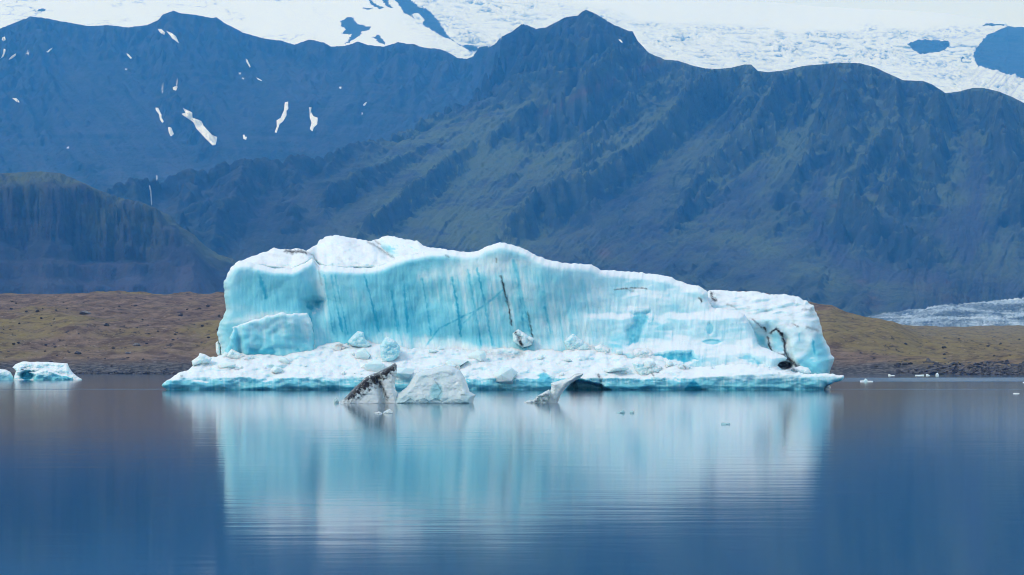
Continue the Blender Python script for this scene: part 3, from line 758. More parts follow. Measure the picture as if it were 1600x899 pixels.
def polys(px, py, specs):
    o = np.zeros(px.shape)
    jx = px + 3 * fbm(px / 14, py / 14, 3, 8); jy = py + 3 * fbm(px / 14, py / 14, 3, 9)
    for pts, soft, a in specs:
        d, _, _, _ = seg_dist(jx, jy, pts, True); s = np.where(inside(jx, jy, pts), d, -d)
        o = np.maximum(o, a * sstep(-soft, soft, s))
    return o
def ovals(px, py, specs):
    o = np.zeros(px.shape)
    for cx, cy, rx, ry, a in specs:
        o = np.maximum(o, a * sstep(1.35, 0.75, np.hypot((px - cx) / rx, (py - cy) / ry)))
    return o

# ------------------------------------------------------------------ the big iceberg
berg = empty("iceberg", (0, 256, 0), "huge turquoise and white iceberg with a streaked cliff floating mid lagoon", "iceberg")
WALL = [(344, 575), (346, 552), (344, 539), (338.5, 521.5), (344, 503.7), (353, 486), (351, 464.5), (349, 443), (356, 427), (367, 412), (385, 410), (401, 413), (429, 419),
        (455, 420), (475, 412), (488, 404), (497, 412), (510, 416), (536, 417), (560, 419), (589, 417), (603, 412), (617, 406), (635, 400), (653, 396), (676, 392), (699, 391), (714, 393),
        (728, 395), (746, 392), (763, 384.5), (781, 379), (799, 382), (817, 388), (838, 399), (856, 406), (877, 411), (900, 412), (924, 414), (939, 422), (978, 424),
        (1028, 429), (1049, 433), (1070, 443), (1092, 447), (1106, 456), (1106, 470), (1112, 480), (1139, 484), (1162, 490), (1173, 507), (1181, 527), (1185, 539),
        (1202, 547), (1231, 559), (1219, 566), (1215, 571), (1224, 580), (1224, 600), (900, 600)]
def wall_depth(x, y):
    lean = 0.014 + 0.050 * sstep(840, 1010, x)
    Y = 255.0 + (548 - y) * lean
    Y = Y + 1.6 * np.exp(-((x - 492) / 16)**2) * sstep(560, 470, y) + 1.2 * sstep(480, 520, x) * (1 - sstep(640, 780, x))      # crease behind the left block
    Y = Y - 1.5 * np.exp(-((x - 800) / 90)**2) * sstep(560, 400, y) * 0.6
    Y = Y + 0.9 * polys(x, y, [([(474, 470), (488, 467), (505, 470), (500, 481), (488, 489), (478, 484)], 7, 1.0)])
    dp = polys(x, y, [(DEEP1, 5, 1.0), (DEEP2, 4, 1.4), (DEEP3, 4, 0.8)]) + ovals(x, y, [(1112, 535, 14, 4, 0.5), (1109, 514, 6, 9, 0.5), (1070, 493, 9, 6, 0.15)])
    Y = Y + 0.45 * dp
    step = sstep(488, 500, y + 12 * fbm(x / 60, y * 0, 3, 2)) * sstep(850, 950, x)
    Y = Y - 0.9 * step * 0.6
    n = 0.8 * fbm(x / 85, y / 70, 3, 6) + 0.10 * fbm(x / 24, y / 60, 3, 7, ridged=True)
    soft = fbm(x / 50, y / 26, 3, 8)
    ledge = np.abs(fbm(x / 90 + 3, y / 26 + x / 260, 3, 17))
    Y = Y + n + sstep(860, 1000, x) * (0.4 * soft + 0.25 * ledge) + 0.12 * sstep(830, 900, x) * fbm(x / 7 + y / 60, y / 60, 3, 27) - 0.05 * fbm(x / 3.5, y / 40, 2, 9)
    # the wall foot flares towards the viewer
    return Y - 1.2 * sstep(525, 560, y + 8 * fbm(x / 40, 0 * x, 2, 5)) * (x > 380)
def Z3(p): return [(750 + x * 0.35587, 340 + y * 0.35587) for x, y in p]
def Z4(p): return [(1000 + x * 0.28912, 400 + y * 0.28912) for x, y in p]
DEEP1 = Z3([(665, 420), (745, 415), (740, 450), (720, 490), (700, 560), (655, 565), (640, 490), (672, 462)])
DEEP2 = Z3([(770, 605), (860, 592), (930, 590), (955, 625), (900, 642), (830, 628)])
DEEP3 = Z4([(528, 545), (600, 533), (665, 580), (645, 605), (560, 575)])
STREAKS = [([(706, 434), (712, 465), (717, 493), (720, 525)], 2.2, 0.75), ([(569, 429), (580, 470), (592, 518)], 2.0, 0.6), ([(518, 432), (525, 475), (535, 518)], 2.2, 0.6),
           ([(523, 430), (533, 475), (543, 522)], 1.6, 0.5), ([(660, 436), (667, 480), (674, 525)], 1.8, 0.45), ([(731, 422), (742, 480), (752, 539)], 2.0, 0.5),
           ([(745, 418), (758, 480), (769, 539)], 2.0, 0.6), ([(802, 408), (816, 465), (827, 518)], 2.4, 0.5), ([(849, 457), (853, 487), (860, 518)], 2.4, 0.6),
           ([(632, 447), (637, 520)], 2.4, 0.4), ([(405, 430), (416, 465)], 5, 0.45), ([(484, 490), (488, 525)], 2.5, 0.6), ([(667, 539), (685, 514), (713, 500), (756, 479), (785, 454)], 1.6, 0.5),
           ([(724, 505), (749, 482), (763, 472)], 1.6, 0.5), ([(507, 430), (517, 500), (521, 522)], 2.0, 0.4), ([(810, 440), (818, 515)], 3.0, 0.5), ([(612, 455), (622, 520)], 2.0, 0.35)]
def wall_blue(x, y):
    crest = np.interp(x, *zip(*[p for p in WALL[8:50]]))
    dn = y - crest
    base = sstep(0, 15, dn) * np.interp(x, [340, 360, 470, 500, 560, 640, 720, 800, 870, 930, 1000, 1100, 1230], [0.30, 0.42, 0.50, 0.36, 0.52, 0.60, 0.46, 0.38, 0.38, 0.36, 0.34, 0.30, 0.24])
    u = x - 0.16 * (y - 450)
    st = fbm(u / 5.5, y / 130, 4, 23) * 0.55 + fbm(u / 17, y / 160, 3, 24) * 0.5
    win = sstep(10, 50, dn) * (1 - sstep(880, 1010, x)) * sstep(380, 430, x)
    b = base + st * win * 0.50 + 0.25 * fbm(x / 60, y / 45, 4, 25) * sstep(5, 30, dn)
    b = b + 0.28 * np.exp(-((x - 600) / 130)**2 - ((y - 500) / 45)**2) + 0.25 * np.exp(-((x - 425) / 45)**2 - ((y - 462) / 26)**2)
    veil = polys(x, y, [([(560, 560), (575, 520), (610, 515), (660, 522), (700, 528), (760, 545), (800, 560)], 9, 0.45), ([(350, 505), (400, 490), (470, 485), (440, 497), (380, 505)], 7, 0.35),
                        ([(640, 436), (700, 436), (760, 430), (860, 400), (880, 420), (780, 400), (700, 408)], 9, 0.22)])
    b = b - veil
    b = b + lines(x, y, STREAKS) * (0.75 + 0.6 * fbm(x / 9, y / 14, 2, 88))
    b = np.maximum(b, polys(x, y, [(DEEP1, 9, 0.95), (DEEP2, 4, 1.05), (DEEP3, 6, 0.65), ([(474, 470), (488, 467), (505, 470), (500, 481), (488, 489), (478, 484)], 4, 1.0)]) * (0.85 + 0.5 * fbm(x / 9, y / 9, 3, 3)))
    b = np.maximum(b, ovals(x, y, [(1112, 535, 15, 4.5, 0.7), (1109, 514, 6, 9, 0.5)]))
    b = np.maximum(b, 0.75 * np.exp(-((x - 1240 + 700 - 700 - 130) / 90)**2 - ((y - 562) / 9)**2) * (x < 1180) * (x > 1020))
    b = np.maximum(b, 0.6 * np.exp(-((x - 965) / 30)**2 - ((y - 535) / 22)**2))
    return np.clip(b, -0.1, 1.2)
def wall_dirt_shade(x, y):  # grit, plus shade of the crevices and the crease painted dark
    return lines(x, y, [([(783, 432), (788, 455), (795, 480), (799, 508)], 1.9, 0.95), ([(824, 488), (828, 505), (832, 526)], 2.0, 0.8), ([(775, 404), (776, 410)], 1.6, 0.5),
                        ([(490, 405), (497, 418), (503, 445)], 1.8, 0.30), ([(697, 399), (702, 402)], 2, 0.5), ([(961, 453), (985, 450), (1010, 451)], 1.4, 0.75), ([(978, 452), (990, 455)], 2.0, 0.4),
                        ([(1093, 466), (1096, 472)], 2.0, 0.9), ([(845, 400), (838, 398)], 2, 0.3)])
solid("ice_wall", WALL, 1.0, wall_depth, 16, 13, 2.2, M_ICE, berg, wall_blue, wall_dirt_shade, seed=3, jit=2.4, Rb=60)

CAP = [(352, 450), (356, 427), (367, 411), (383, 405), (408, 396), (429, 388), (447, 390), (462, 388), (479, 392), (493, 383), (508, 370), (525, 367), (543, 371), (561, 374), (575, 377), (590, 375), (597, 371),
       (607, 368), (628, 373), (650, 376), (667, 386), (699, 390), (730, 394), (760, 400), (760, 450)]
def cap_depth(x, y):
    rid = 2.6 * np.exp(-((x - (588 + (y - 376) * 0.75)) / 9)**2) * sstep(430, 380, y)
    crest = np.interp(x, [350, 367, 401, 455, 488, 510, 589, 617, 653, 699, 760], [436, 412, 413, 420, 404, 416, 417, 406, 396, 391, 392])
    dn = crest - y
    return wall_depth(x, crest) + 2.2 + 1.9 + np.where(dn > 0, 0.22 * dn, -0.10 * dn) + 0.05 * np.maximum(y - 412, 0) + rid + 1.6 * fbm(x / 55, y / 26, 4, 32) + 0.5 * fbm(x / 18, y / 9, 4, 33) - 1.6 * sstep(500, 520, x) * sstep(560, 530, x) * sstep(410, 385, y) + 2.2 * np.exp(-((x - 493) / 8)**2)
def cap_blue(x, y):
    return np.clip(0.05 + 0.35 * polys(x, y, [([(590, 385), (612, 378), (640, 380), (660, 392), (620, 403), (603, 398)], 8, 1.0)]) + 0.2 * fbm(x / 22, y / 14, 3, 5), 0, 1)
def cap_dirt(x, y):
    k = lines(x, y, [([(446, 392), (456, 394), (470, 393), (478, 395)], 3.2, 1.0), ([(478, 393), (489, 399), (494, 408)], 2.0, 0.5), ([(576, 379), (586, 384), (597, 391), (606, 398), (616, 403)], 2.2, 0.55),
                     ([(586, 377), (594, 382)], 2, 0.5), ([(420, 398), (450, 402)], 3, 0.12), ([(530, 405), (536, 412)], 3, 0.12), ([(538, 420), (542, 423)], 2, 0.4), ([(583, 420), (590, 421)], 2, 0.4)])
    return k + 0.10 * sstep(0.1, 0.5, fbm(x / 16, y / 8, 4, 6))
solid("snow_cap", CAP, 1.0, cap_depth, 12, 9, 1.6, M_ICE, berg, cap_blue, cap_dirt, seed=5, jit=2.6, Rb=40)

BLOCK = [(1080, 600), (1085, 456), (1106, 456), (1112, 454), (1139, 454.5), (1162, 455), (1185, 456), (1208, 461), (1225, 460), (1240, 462), (1252, 466), (1260, 471), (1270, 477), (1274, 487),
         (1279, 497), (1282, 507), (1286, 524), (1295, 542), (1299, 553), (1303, 558), (1301, 570), (1296, 583), (1290, 600)]
def block_depth(x, y):
    Y = 260.5 + (540 - y) * 0.035 + 0.055 * np.maximum(500 - y, 0) + 1.2 * fbm(x / 60, y / 40, 3, 52) + 0.15 * fbm(x / 18, y / 14, 3, 53)
    Y = Y + 1.4 * sstep(1215, 1195, x) * sstep(500, 520, y) + 0.8 * np.exp(-((x - (1229 + (y - 540) * 0.25)) / 5)**2) * sstep(515, 530, y)
    Y = Y + 1.5 * np.abs(fbm(x / 70, y / 16 + x / 120, 3, 57)) * sstep(510, 470, y)
    return Y + 1.2 * ovals(x, y, [(1226, 571, 10, 6, 1)])
def block_blue(x, y):
    b = 0.14 + 0.22 * fbm(x / 40, y / 40, 3, 54)
    b = np.maximum(b, polys(x, y, [(Z4([(945, 420), (985, 425), (1035, 540), (1030, 640), (925, 640), (870, 590), (842, 568), (900, 525)]), 9, 0.55), (Z4([(850, 560), (900, 560), (960, 590), (1010, 640), (920, 640), (870, 600)]), 9, 0.72)]))
    b = np.maximum(b, lines(x, y, [(Z4([(935, 460), (938, 500), (945, 525)]), 3.4, 1.0), (Z4([(862, 420), (864, 460)]), 3, 0.45)]))
    b = np.maximum(b, polys(x, y, [(Z4([(620, 410), (680, 430), (690, 500), (640, 480)]), 6, 0.6), (Z4([(700, 420), (740, 400), (780, 470), (780, 530), (720, 510)]), 6, 0.45)]))
    return b
def block_dirt_shade(x, y):  # dirt veins and grit, plus painted shade in the hollow
    k = lines(x, y, [(Z4([(705, 415), (735, 395), (765, 420), (780, 470), (785, 520), (805, 560)]), 2.4, 1.0), (Z4([(730, 525), (765, 535), (785, 530)]), 2.2, 0.7), (Z4([(690, 440), (700, 490), (710, 510)]), 2.0, 0.7),
                     (Z4([(672, 390), (682, 410)]), 2, 0.8), (Z4([(610, 345), (640, 370), (660, 392)]), 1.8, 0.45), (Z4([(385, 200), (395, 235), (410, 240)]), 3.0, 0.8), (Z4([(470, 262), (490, 268), (520, 284)]), 2.0, 0.35),
                     (Z4([(780, 545), (820, 570), (850, 600), (890, 620)]), 4.5, 0.75), (Z4([(900, 385), (960, 405)]), 3, 0.35), (Z4([(840, 375), (850, 380)]), 2.4, 0.5), (Z4([(880, 290), (930, 292)]), 3, 0.35)])
    k = np.maximum(k, ovals(x, y, [(1226, 571, 11, 6, 0.9)]))  # shade inside the hollow, painted as a dark oval
    return 1.3 * k + 0.22 * sstep(0.05, 0.5, fbm(x / 14, y / 8, 4, 59)) * sstep(540, 500, y)
solid("weathered_block", BLOCK, 1.0, block_depth, 14, 24, 4.0, M_ICE, berg, block_blue, block_dirt_shade, seed=9, jit=2.6, Rb=60)

STEP = [(347, 580), (349, 556), (358, 533), (364, 512), (378, 506), (390, 502), (405, 497), (422, 493), (440, 488), (455, 491), (479, 489), (486, 500), (491, 536), (494, 580)]
def step_depth(x, y):
    return 253.2 + 1.2 * sstep(450, 490, x) + 0.8 * fbm(x / 40, y / 30, 3, 66) + (550 - y) * 0.012 + 0.9 * np.exp(-((x - 372 - (y - 520) * 0.1) / 5)**2)
def step_blue(x, y):
    b = 0.30 + 0.3 * fbm((x - 0.12 * y) / 9, y / 60, 4, 67) + 0.25 * sstep(500, 540, y)
    b = np.maximum(b, polys(x, y, [([(385, 556), (388, 541), (410, 545), (425, 540), (434, 548), (430, 556)], 4, 0.95), ([(455, 548), (468, 543), (472, 552)], 3, 0.9)]))
    return b * sstep(-8, 6, y - np.interp(x, [349, 364, 390, 440, 480], [540, 512, 502, 488, 489]))
solid("lower_step", STEP, 1.0, step_depth, 5, 5, 0.6, M_ICE, berg, step_blue, None, seed=11, jit=3.0)

SHELF_TOP = [(253, 603), (256, 599), (275, 585), (300, 575), (311, 565), (318, 561), (340, 556), (365, 552), (420, 548), (480, 542), (510, 536), (540, 529), (560, 527), (600, 535), (640, 545), (700, 545), (760, 547),
             (800, 540), (830, 545), (870, 540), (895, 532), (930, 543), (960, 551), (1000, 552), (1030, 564), (1060, 571), (1100, 574), (1130, 570), (1160, 569), (1200, 575), (1230, 579), (1262, 585), (1290, 583), (1318, 587)]
SHELF = SHELF_TOP + [(1319, 590), (1314, 596), (1303, 599), (1293, 603), (1287, 609), (1284, 622), (900, 624), (262, 622), (258, 607)]
def shelf_depth(x, y):
    edge = 591 - 6 * sstep(1050, 1200, x) + 5 * fbm(x / 50, 0 * x, 3, 71)
    Y = 247.2 + np.maximum(edge - y, 0) * 0.15 + 0.8 * fbm(x / 120, 0 * x, 2, 72)
    und = 0.35 * sstep(603, 609, y + 3 * fbm(x / 30, y / 30, 3, 78)) * (0.6 + 0.8 * fbm(x / 45, 0 * x, 2, 79))          # the water has cut a notch
    f1, f2, v = cells(x / 22 + 0.4 * fbm(x / 20, y / 20, 2, 4), y / 13 + 0.4 * fbm(x / 20, y / 20, 2, 5), 12)
    g1, g2, w = cells(x / 9, y / 6, 13)
    rub = (1 - 0.75 * sstep(1020, 1100, x)) * sstep(603, 590, y)
    Y = Y + rub * (f1**2 * 0.5 + 0.15 * (v - 0.5) * sstep(0.05, 0.25, f2 - f1) + cells(x / 46 + 0.3 * fbm(x / 30, y / 20, 2, 6), y / 20, 15)[0]**2 * 1.0 + 0.45 * fbm(x / 16, y / 8, 3, 19))
    cav = 3.0 * polys(x, y, [([(884, 613), (893, 597), (905, 594), (940, 603), (955, 613)], 3, 1.0)])
    return Y + und + 0.45 * fbm(x / 30, y / 14, 3, 73) + cav
def shelf_blue(x, y):
    edge = 592 + 3 * fbm(x / 18, y / 9, 3, 74)
    b = 0.15 + 0.42 * sstep(-6, 8, y - edge) + 0.28 * sstep(604, 609, y + 2 * fbm(x / 14, 0 * x, 3, 76)) + 0.4 * fbm(x / 4, y / 40, 3, 77) * sstep(585, 598, y) + 0.18 * fbm(x / 26, y / 14, 3, 75)
    b = np.maximum(b, polys(x, y, [([(1066, 614), (1072, 602), (1083, 594), (1096, 603), (1101, 614)], 3, 1.15), ([(840, 614), (838, 590), (850, 580), (862, 592), (866, 614)], 5, 0.85),
                                   ([(940, 614), (955, 602), (1010, 600), (1065, 606), (1066, 614)], 5, 0.85), ([(505, 614), (520, 598), (535, 614)], 4, 0.9)]))
    return b
def shelf_dirt_shade(x, y):  # grit, plus shade in the hollow near the fin painted dark
    k = lines(x, y, [([(895, 596), (903, 612)], 4.5, 0.8), ([(934, 586), (938, 592)], 3, 0.8), ([(939, 594), (941, 611)], 2.5, 0.55), ([(1017, 582), (1021, 587)], 1.8, 0.8), ([(593, 574), (597, 577)], 2.5, 0.9),
                     ([(848, 578), (852, 580)], 2, 0.5), ([(760, 552), (800, 556), (815, 553)], 6, 0.28), ([(780, 605), (788, 611)], 4, 0.45), ([(415, 606), (430, 610)], 3, 0.25), ([(1205, 570), (1240, 582)], 5, 0.35)])
    return k + 0.10 * sstep(0.15, 0.5, fbm(x / 14, y / 7, 4, 92))
solid("ice_shelf", SHELF, 1.0, shelf_depth, 22, 7, 1.0, M_SHELF, berg, shelf_blue, shelf_dirt_shade, seed=13, jit=3.0, Rb=40)

# fine rubble strewn over the shelf
bm = bmesh.new(); rnd = random.Random(21)
for k in range(64):
    x = rnd.uniform(275, 1235); top = np.interp(x, *zip(*SHELF_TOP)); py = rnd.uniform(top - 1, 597)
    if py > 586: py -= 8
    if x > 1040: py = rnd.uniform(top - 1, top + 7)
    if x > 1040 and rnd.random() < 0.4: continue
    Y = float(shelf_depth(np.array([x]), np.array([py]))[0]) - 0.15
    p = world_pt(np.array([x]), np.array([py]), np.array([Y]))[0]
    s = rnd.choice([0.14, 0.2, 0.26, 0.34, 0.5, 0.75, 1.1]) * (0.6 if x > 1040 else 1)
    hull_bm(bm, p, (s * rnd.uniform(0.8, 1.7), s * rnd.uniform(0.8, 1.4), s * rnd.uniform(0.6, 1.1)), rnd, 14)
bmesh.ops.bevel(bm, geom=list(bm.edges), offset=0.06, segments=1, affect='EDGES', clamp_overlap=True)
for v in bm.verts: v.co -= Vector(berg.location)
ru = tag(bm_obj("rubble", bm, M_RUB, parent=berg), "broken white ice heaped along the ledge", kind="stuff")
a = ru.data.attributes.new("blue", 'FLOAT', 'POINT'); rr = np.random.RandomState(3)
a.data.foreach_set("value", np.full(len(ru.data.vertices), 0.10, np.float32))

# ------------------------------------------------------------------ loose blocks lying on the ledge
def flatY(Y, k=0.02, seed=1, a=0.25):
    return lambda x, y: Y + (600 - y) * k + a * fbm(x / 8, y / 6, 3, seed) + 0.5 * a * (cells(x / 9, y / 7, seed)[2] - 0.5)
def const(v, seed=2, a=0.2): return lambda x, y: v + a * fbm(x / 7, y / 9, 3, seed)
def Z1(p): return [(230 + x * 0.35587, 340 + y * 0.35587) for x, y in p]
def Z2(p): return [(500 + x * 0.35587, 340 + y * 0.35587) for x, y in p]
def base_of(poly, Y): 
    p = np.array(poly); return tuple(world_pt(np.array([p[:, 0].mean()]), np.array([p[:, 1].max()]), np.array([Y]))[0])
def ice_block(poly, Y, label, blue=0.2, dirt=None, thick=1.6, R=5, bulge=0.7, mat=None, name="ice_block", cat="ice block", group=None, step=0.6, seed=1, jit=0.7, k=0.02):
    o = solid(name, poly, step, flatY(Y, k, seed), thick, R, bulge, mat or M_ICE, None, const(blue, seed) if not callable(blue) else blue, dirt, seed=seed, jit=jit, loc=base_of(poly, Y))
    return tag(o, label, cat, group)
ice_block(Z1([(880, 545), (900, 520), (925, 498), (950, 503), (955, 530), (985, 560), (960, 575), (900, 565)]), 253.6, "pointed translucent ice block standing highest at the foot of the streaked cliff", 0.30, seed=4)
ice_block([(595, 558), (594, 539), (603, 526), (617, 532), (626, 543), (623, 557), (610, 568), (600, 566)], 250.2, "large pale blue ice block above the dirty spire", 0.34, seed=5, thick=2.2)
ice_block(Z2([(845, 510), (870, 490), (895, 505), (915, 520), (940, 530), (930, 560), (890, 572), (850, 545)]), 252.5, "white ice block stained with black grit under the dark crack", 0.1,
          lambda x, y: lines(x, y, [([(806, 520), (811, 528), (815, 540)], 3.2, 0.95), ([(824, 530), (831, 536)], 2.6, 0.5)]), seed=6)
ice_block([(983, 553), (987, 548), (992, 545), (1010, 544), (1020, 549), (1024, 553), (1020, 562), (999, 565), (985, 560)], 251.8, "rounded egg shaped ice block on the ledge below the deep blue window", 0.12,
          lambda x, y: lines(x, y, [([(1000, 549), (1008, 552)], 3, 0.25)]), seed=7, R=9, bulge=1.4)
ice_block([(928, 541), (939, 538), (953, 545), (955, 553), (942, 556), (930, 551)], 252.4, "small rounded ice block between the flat slab and the egg shaped block", 0.12, seed=8, R=7, bulge=1.0)
ice_block([(882, 534), (890, 525), (896, 522), (910, 532), (924, 543), (928, 553), (907, 558), (885, 547)], 252.8, "flat tilted ice slab leaning against the middle of the cliff foot", 0.25, seed=9)
ice_block([(1236, 577), (1240, 575), (1251, 572), (1263, 575), (1268, 582), (1262, 586), (1245, 586), (1236, 583)], 254.6, "rounded white ice block at the mouth of the dark hollow", 0.05,
          lambda x, y: lines(x, y, [([(1236, 576), (1246, 582)], 3.5, 0.75)]), seed=10, R=7, bulge=1.2)
ice_block(Z1([(300, 552), (310, 543), (322, 565), (324, 600), (312, 610), (301, 590)]), 256.5, "narrow white ice flake leaning at the left foot of the cliff", 0.05, seed=12)
ice_block([(352, 556), (362, 545), (371, 550), (384, 556), (378, 562), (358, 562)], 251.5, "low angular ice block below the left step of the cliff", 0.12, seed=14)
ice_block(Z1([(225, 610), (230, 595), (250, 600), (285, 618), (270, 640), (200, 650), (195, 630)]), 249.5, "angular white ice block on the left tip of the ledge", 0.10, seed=15)
ice_block([(1285, 612), (1288, 604), (1291, 601), (1296, 599.5), (1298, 606), (1296, 612)], 248.6, "small grey ice block awash under the right tip of the ledge", 0.15, seed=16, mat=M_CLEAR)
ice_block(Z3([(668, 640), (690, 632), (760, 640), (800, 655), (790, 690), (700, 708)]), 248.3, "broad smooth ice slab on the ledge right of the leaning fin", 0.2, seed=17, R=7, bulge=1.0)

# ------------------------------------------------------------------ small bergs and growlers
YL = water_y(594)
sb = empty("iceberg", (float((72 - 800) / F * YL), YL, 0), "small white iceberg with a flat top and blue hollow off the left shore", "iceberg")
P6 = lambda p: [(x * 0.1625, 550 + y * 0.1625) for x, y in p]
sm_body = P6([(120, 152), (150, 120), (210, 95), (255, 92), (300, 98), (450, 96), (600, 108), (650, 112), (668, 155), (690, 190), (740, 235), (790, 263), (780, 300), (150, 300), (125, 270), (140, 225), (155, 185)])
solid("ice_body", sm_body, 0.35, lambda x, y: YL + (580 - y) * 0.10 + 1.0 * fbm(x / 12, y / 8, 4, 5) + 2.2 * ovals(x, y, [(42, 587, 10, 7, 1)]), 14, 4, 2.0, M_ICE, sb,
      lambda x, y: np.maximum(0.10 + 0.35 * fbm(x / 10, y / 6, 3, 5), ovals(x, y, [(42, 588, 10, 7, 0.95)])),
      lambda x, y: lines(x, y, [([(33, 577), (36, 578)], 1.2, 0.9), ([(45, 580), (53, 580)], 1.2, 0.9), ([(38, 574), (42, 576)], 1.0, 0.4)]), seed=6, jit=0.7)
sm_front = P6([(275, 200), (330, 195), (400, 168), (460, 165), (520, 185), (590, 212), (640, 215), (700, 245), (720, 300), (300, 300), (330, 230), (310, 210)])
solid("front_lobe", sm_front, 0.35, lambda x, y: YL - 2.0 + 0.6 * fbm(x / 12, y / 8, 3, 8), 3, 4, 2.0, M_ICE, sb, lambda x, y: 0.15 + 0.5 * sstep(582, 592, y + 3 * fbm(x / 9, y / 9, 2, 3)), None, seed=7, jit=0.5)
ice_block(P6([(-200, 160), (-80, 150), (0, 165), (60, 172), (100, 195), (125, 235), (150, 300), (-220, 300)]), YL - 1.0, "low pale blue iceberg cut by the left edge of the photo", lambda x, y: 0.18 + 0.3 * sstep(582, 592, y),
          thick=10, R=5, bulge=2.5, name="iceberg", cat="iceberg", step=0.4, seed=18)

YG = water_y(630.5)
P3 = lambda p: [(500 + x * 0.1625, 560 + y * 0.1625) for x, y in p]
gr = empty("growler", (float((630 - 800) / F * YG), YG, 0), "glassy grey ice floe with a dirt streaked spire in front of the big iceberg", "ice floe")
SPIRE = P3([(180, 425), (230, 390), (265, 355), (300, 310), (350, 265), (430, 190), (480, 160), (560, 130), (640, 90), (720, 45), (740, 65), (738, 150), (720, 240), (722, 300), (745, 330), (760, 470), (180, 470)])
solid("dirty_spire", SPIRE, 0.5, lambda x, y: YG + 0.012 * (630 - y) + 0.6 * np.exp(-((x - 593 - (y - 600) * 0.25) / 5)**2) + 0.12 * fbm(x / 14, y / 12, 3, 3), 2.6, 7, 1.0, M_CLEAR, gr,
      lambda x, y: 0.02 + 0.15 * fbm(x / 8, y / 8, 3, 4),
      lambda x, y: np.clip(lines(x, y, [(P3([(275, 350), (380, 270), (500, 205), (600, 130), (720, 45)]), 11.0, 1.8), (P3([(330, 330), (420, 290), (560, 200)]), 5.0, 0.85), (P3([(560, 190), (590, 260), (620, 330), (655, 390)]), 4.0, 0.85), (P3([(390, 350), (410, 370)]), 2, 0.7)]) * (1.0 + 0.6 * fbm(x / 4, y / 4, 3, 6)), 0, 1.3), seed=21, jit=1.0)
HUMP = P3([(690, 470), (720, 390), (740, 345), (770, 325), (830, 280), (870, 220), (920, 140), (1000, 110), (1060, 105), (1110, 90), (1180, 65), (1260, 70), (1340, 110), (1390, 180), (1420, 260), (1440, 320), (1500, 355), (1480, 390), (1470, 470)])
solid("clear_hump", HUMP, 0.5, lambda x, y: YG - 0.3 + 0.02 * (630 - y) + 0.2 * fbm(x / 18, y / 14, 3, 13) + 0.12 * (cells(x / 16, y / 11, 3)[2] - 0.5) * sstep(605, 620, y + 8 * sstep(680, 730, x)), 3.4, 9, 1.4, M_CLEAR, gr,
      lambda x, y: 0.12 + 0.2 * fbm(x / 20, y / 20, 3, 14) + 0.45 * ovals(x, y, [(682, 612, 9, 12, 1)]) + 0.2 * sstep(608, 628, y),
      lambda x, y: lines(x, y, [(P3([(1110, 225), (1150, 280), (1170, 320), (1130, 380)]), 1.3, 0.45), (P3([(1360, 352), (1385, 355)]), 1.2, 0.6), (P3([(1180, 320), (1230, 325)]), 1.2, 0.35)]) * 0.9, seed=22, jit=0.7)

YFI = water_y(629.5)
P4 = lambda p: [(760 + x * 0.1625, 560 + y * 0.1625) for x, y in p]
fi = empty("growler", (float((855 - 800) / F * YFI), YFI, 0), "slender curved ice fin leaning right out of the water near the dark hollow", "ice floe")
FIN = P4([(560, 470), (570, 400), (600, 340), (625, 280), (620, 240), (660, 225), (740, 205), (800, 190), (850, 150), (900, 142), (935, 150), (905, 185), (860, 210), (810, 240), (770, 280), (740, 320), (710, 370), (690, 420), (685, 470)])
solid("ice_fin", FIN, 0.4, lambda x, y: YFI + 0.1 * fbm(x / 10, y / 10, 3, 3), 1.6, 6, 0.8, M_CLEAR, fi, const(0.02), lambda x, y: lines(x, y, [(P4([(790, 185), (850, 160), (900, 150)]), 1.2, 0.4)]), seed=23, jit=0.9)
FFOOT = P4([(350, 432), (400, 405), (450, 400), (495, 360), (560, 320), (605, 300), (620, 330), (600, 400), (580, 470), (440, 470), (390, 445)])
solid("jagged_foot", FFOOT, 0.4, lambda x, y: YFI - 0.4 + 0.8 * (cells(x / 6, y / 4, 5)[2] - 0.5), 1.4, 3, 0.6, M_CLEAR, fi, const(0.15), lambda x, y: 0.5 * sstep(0.0, 0.5, fbm(x / 5, y / 4, 3, 4)), seed=24, jit=1.0)

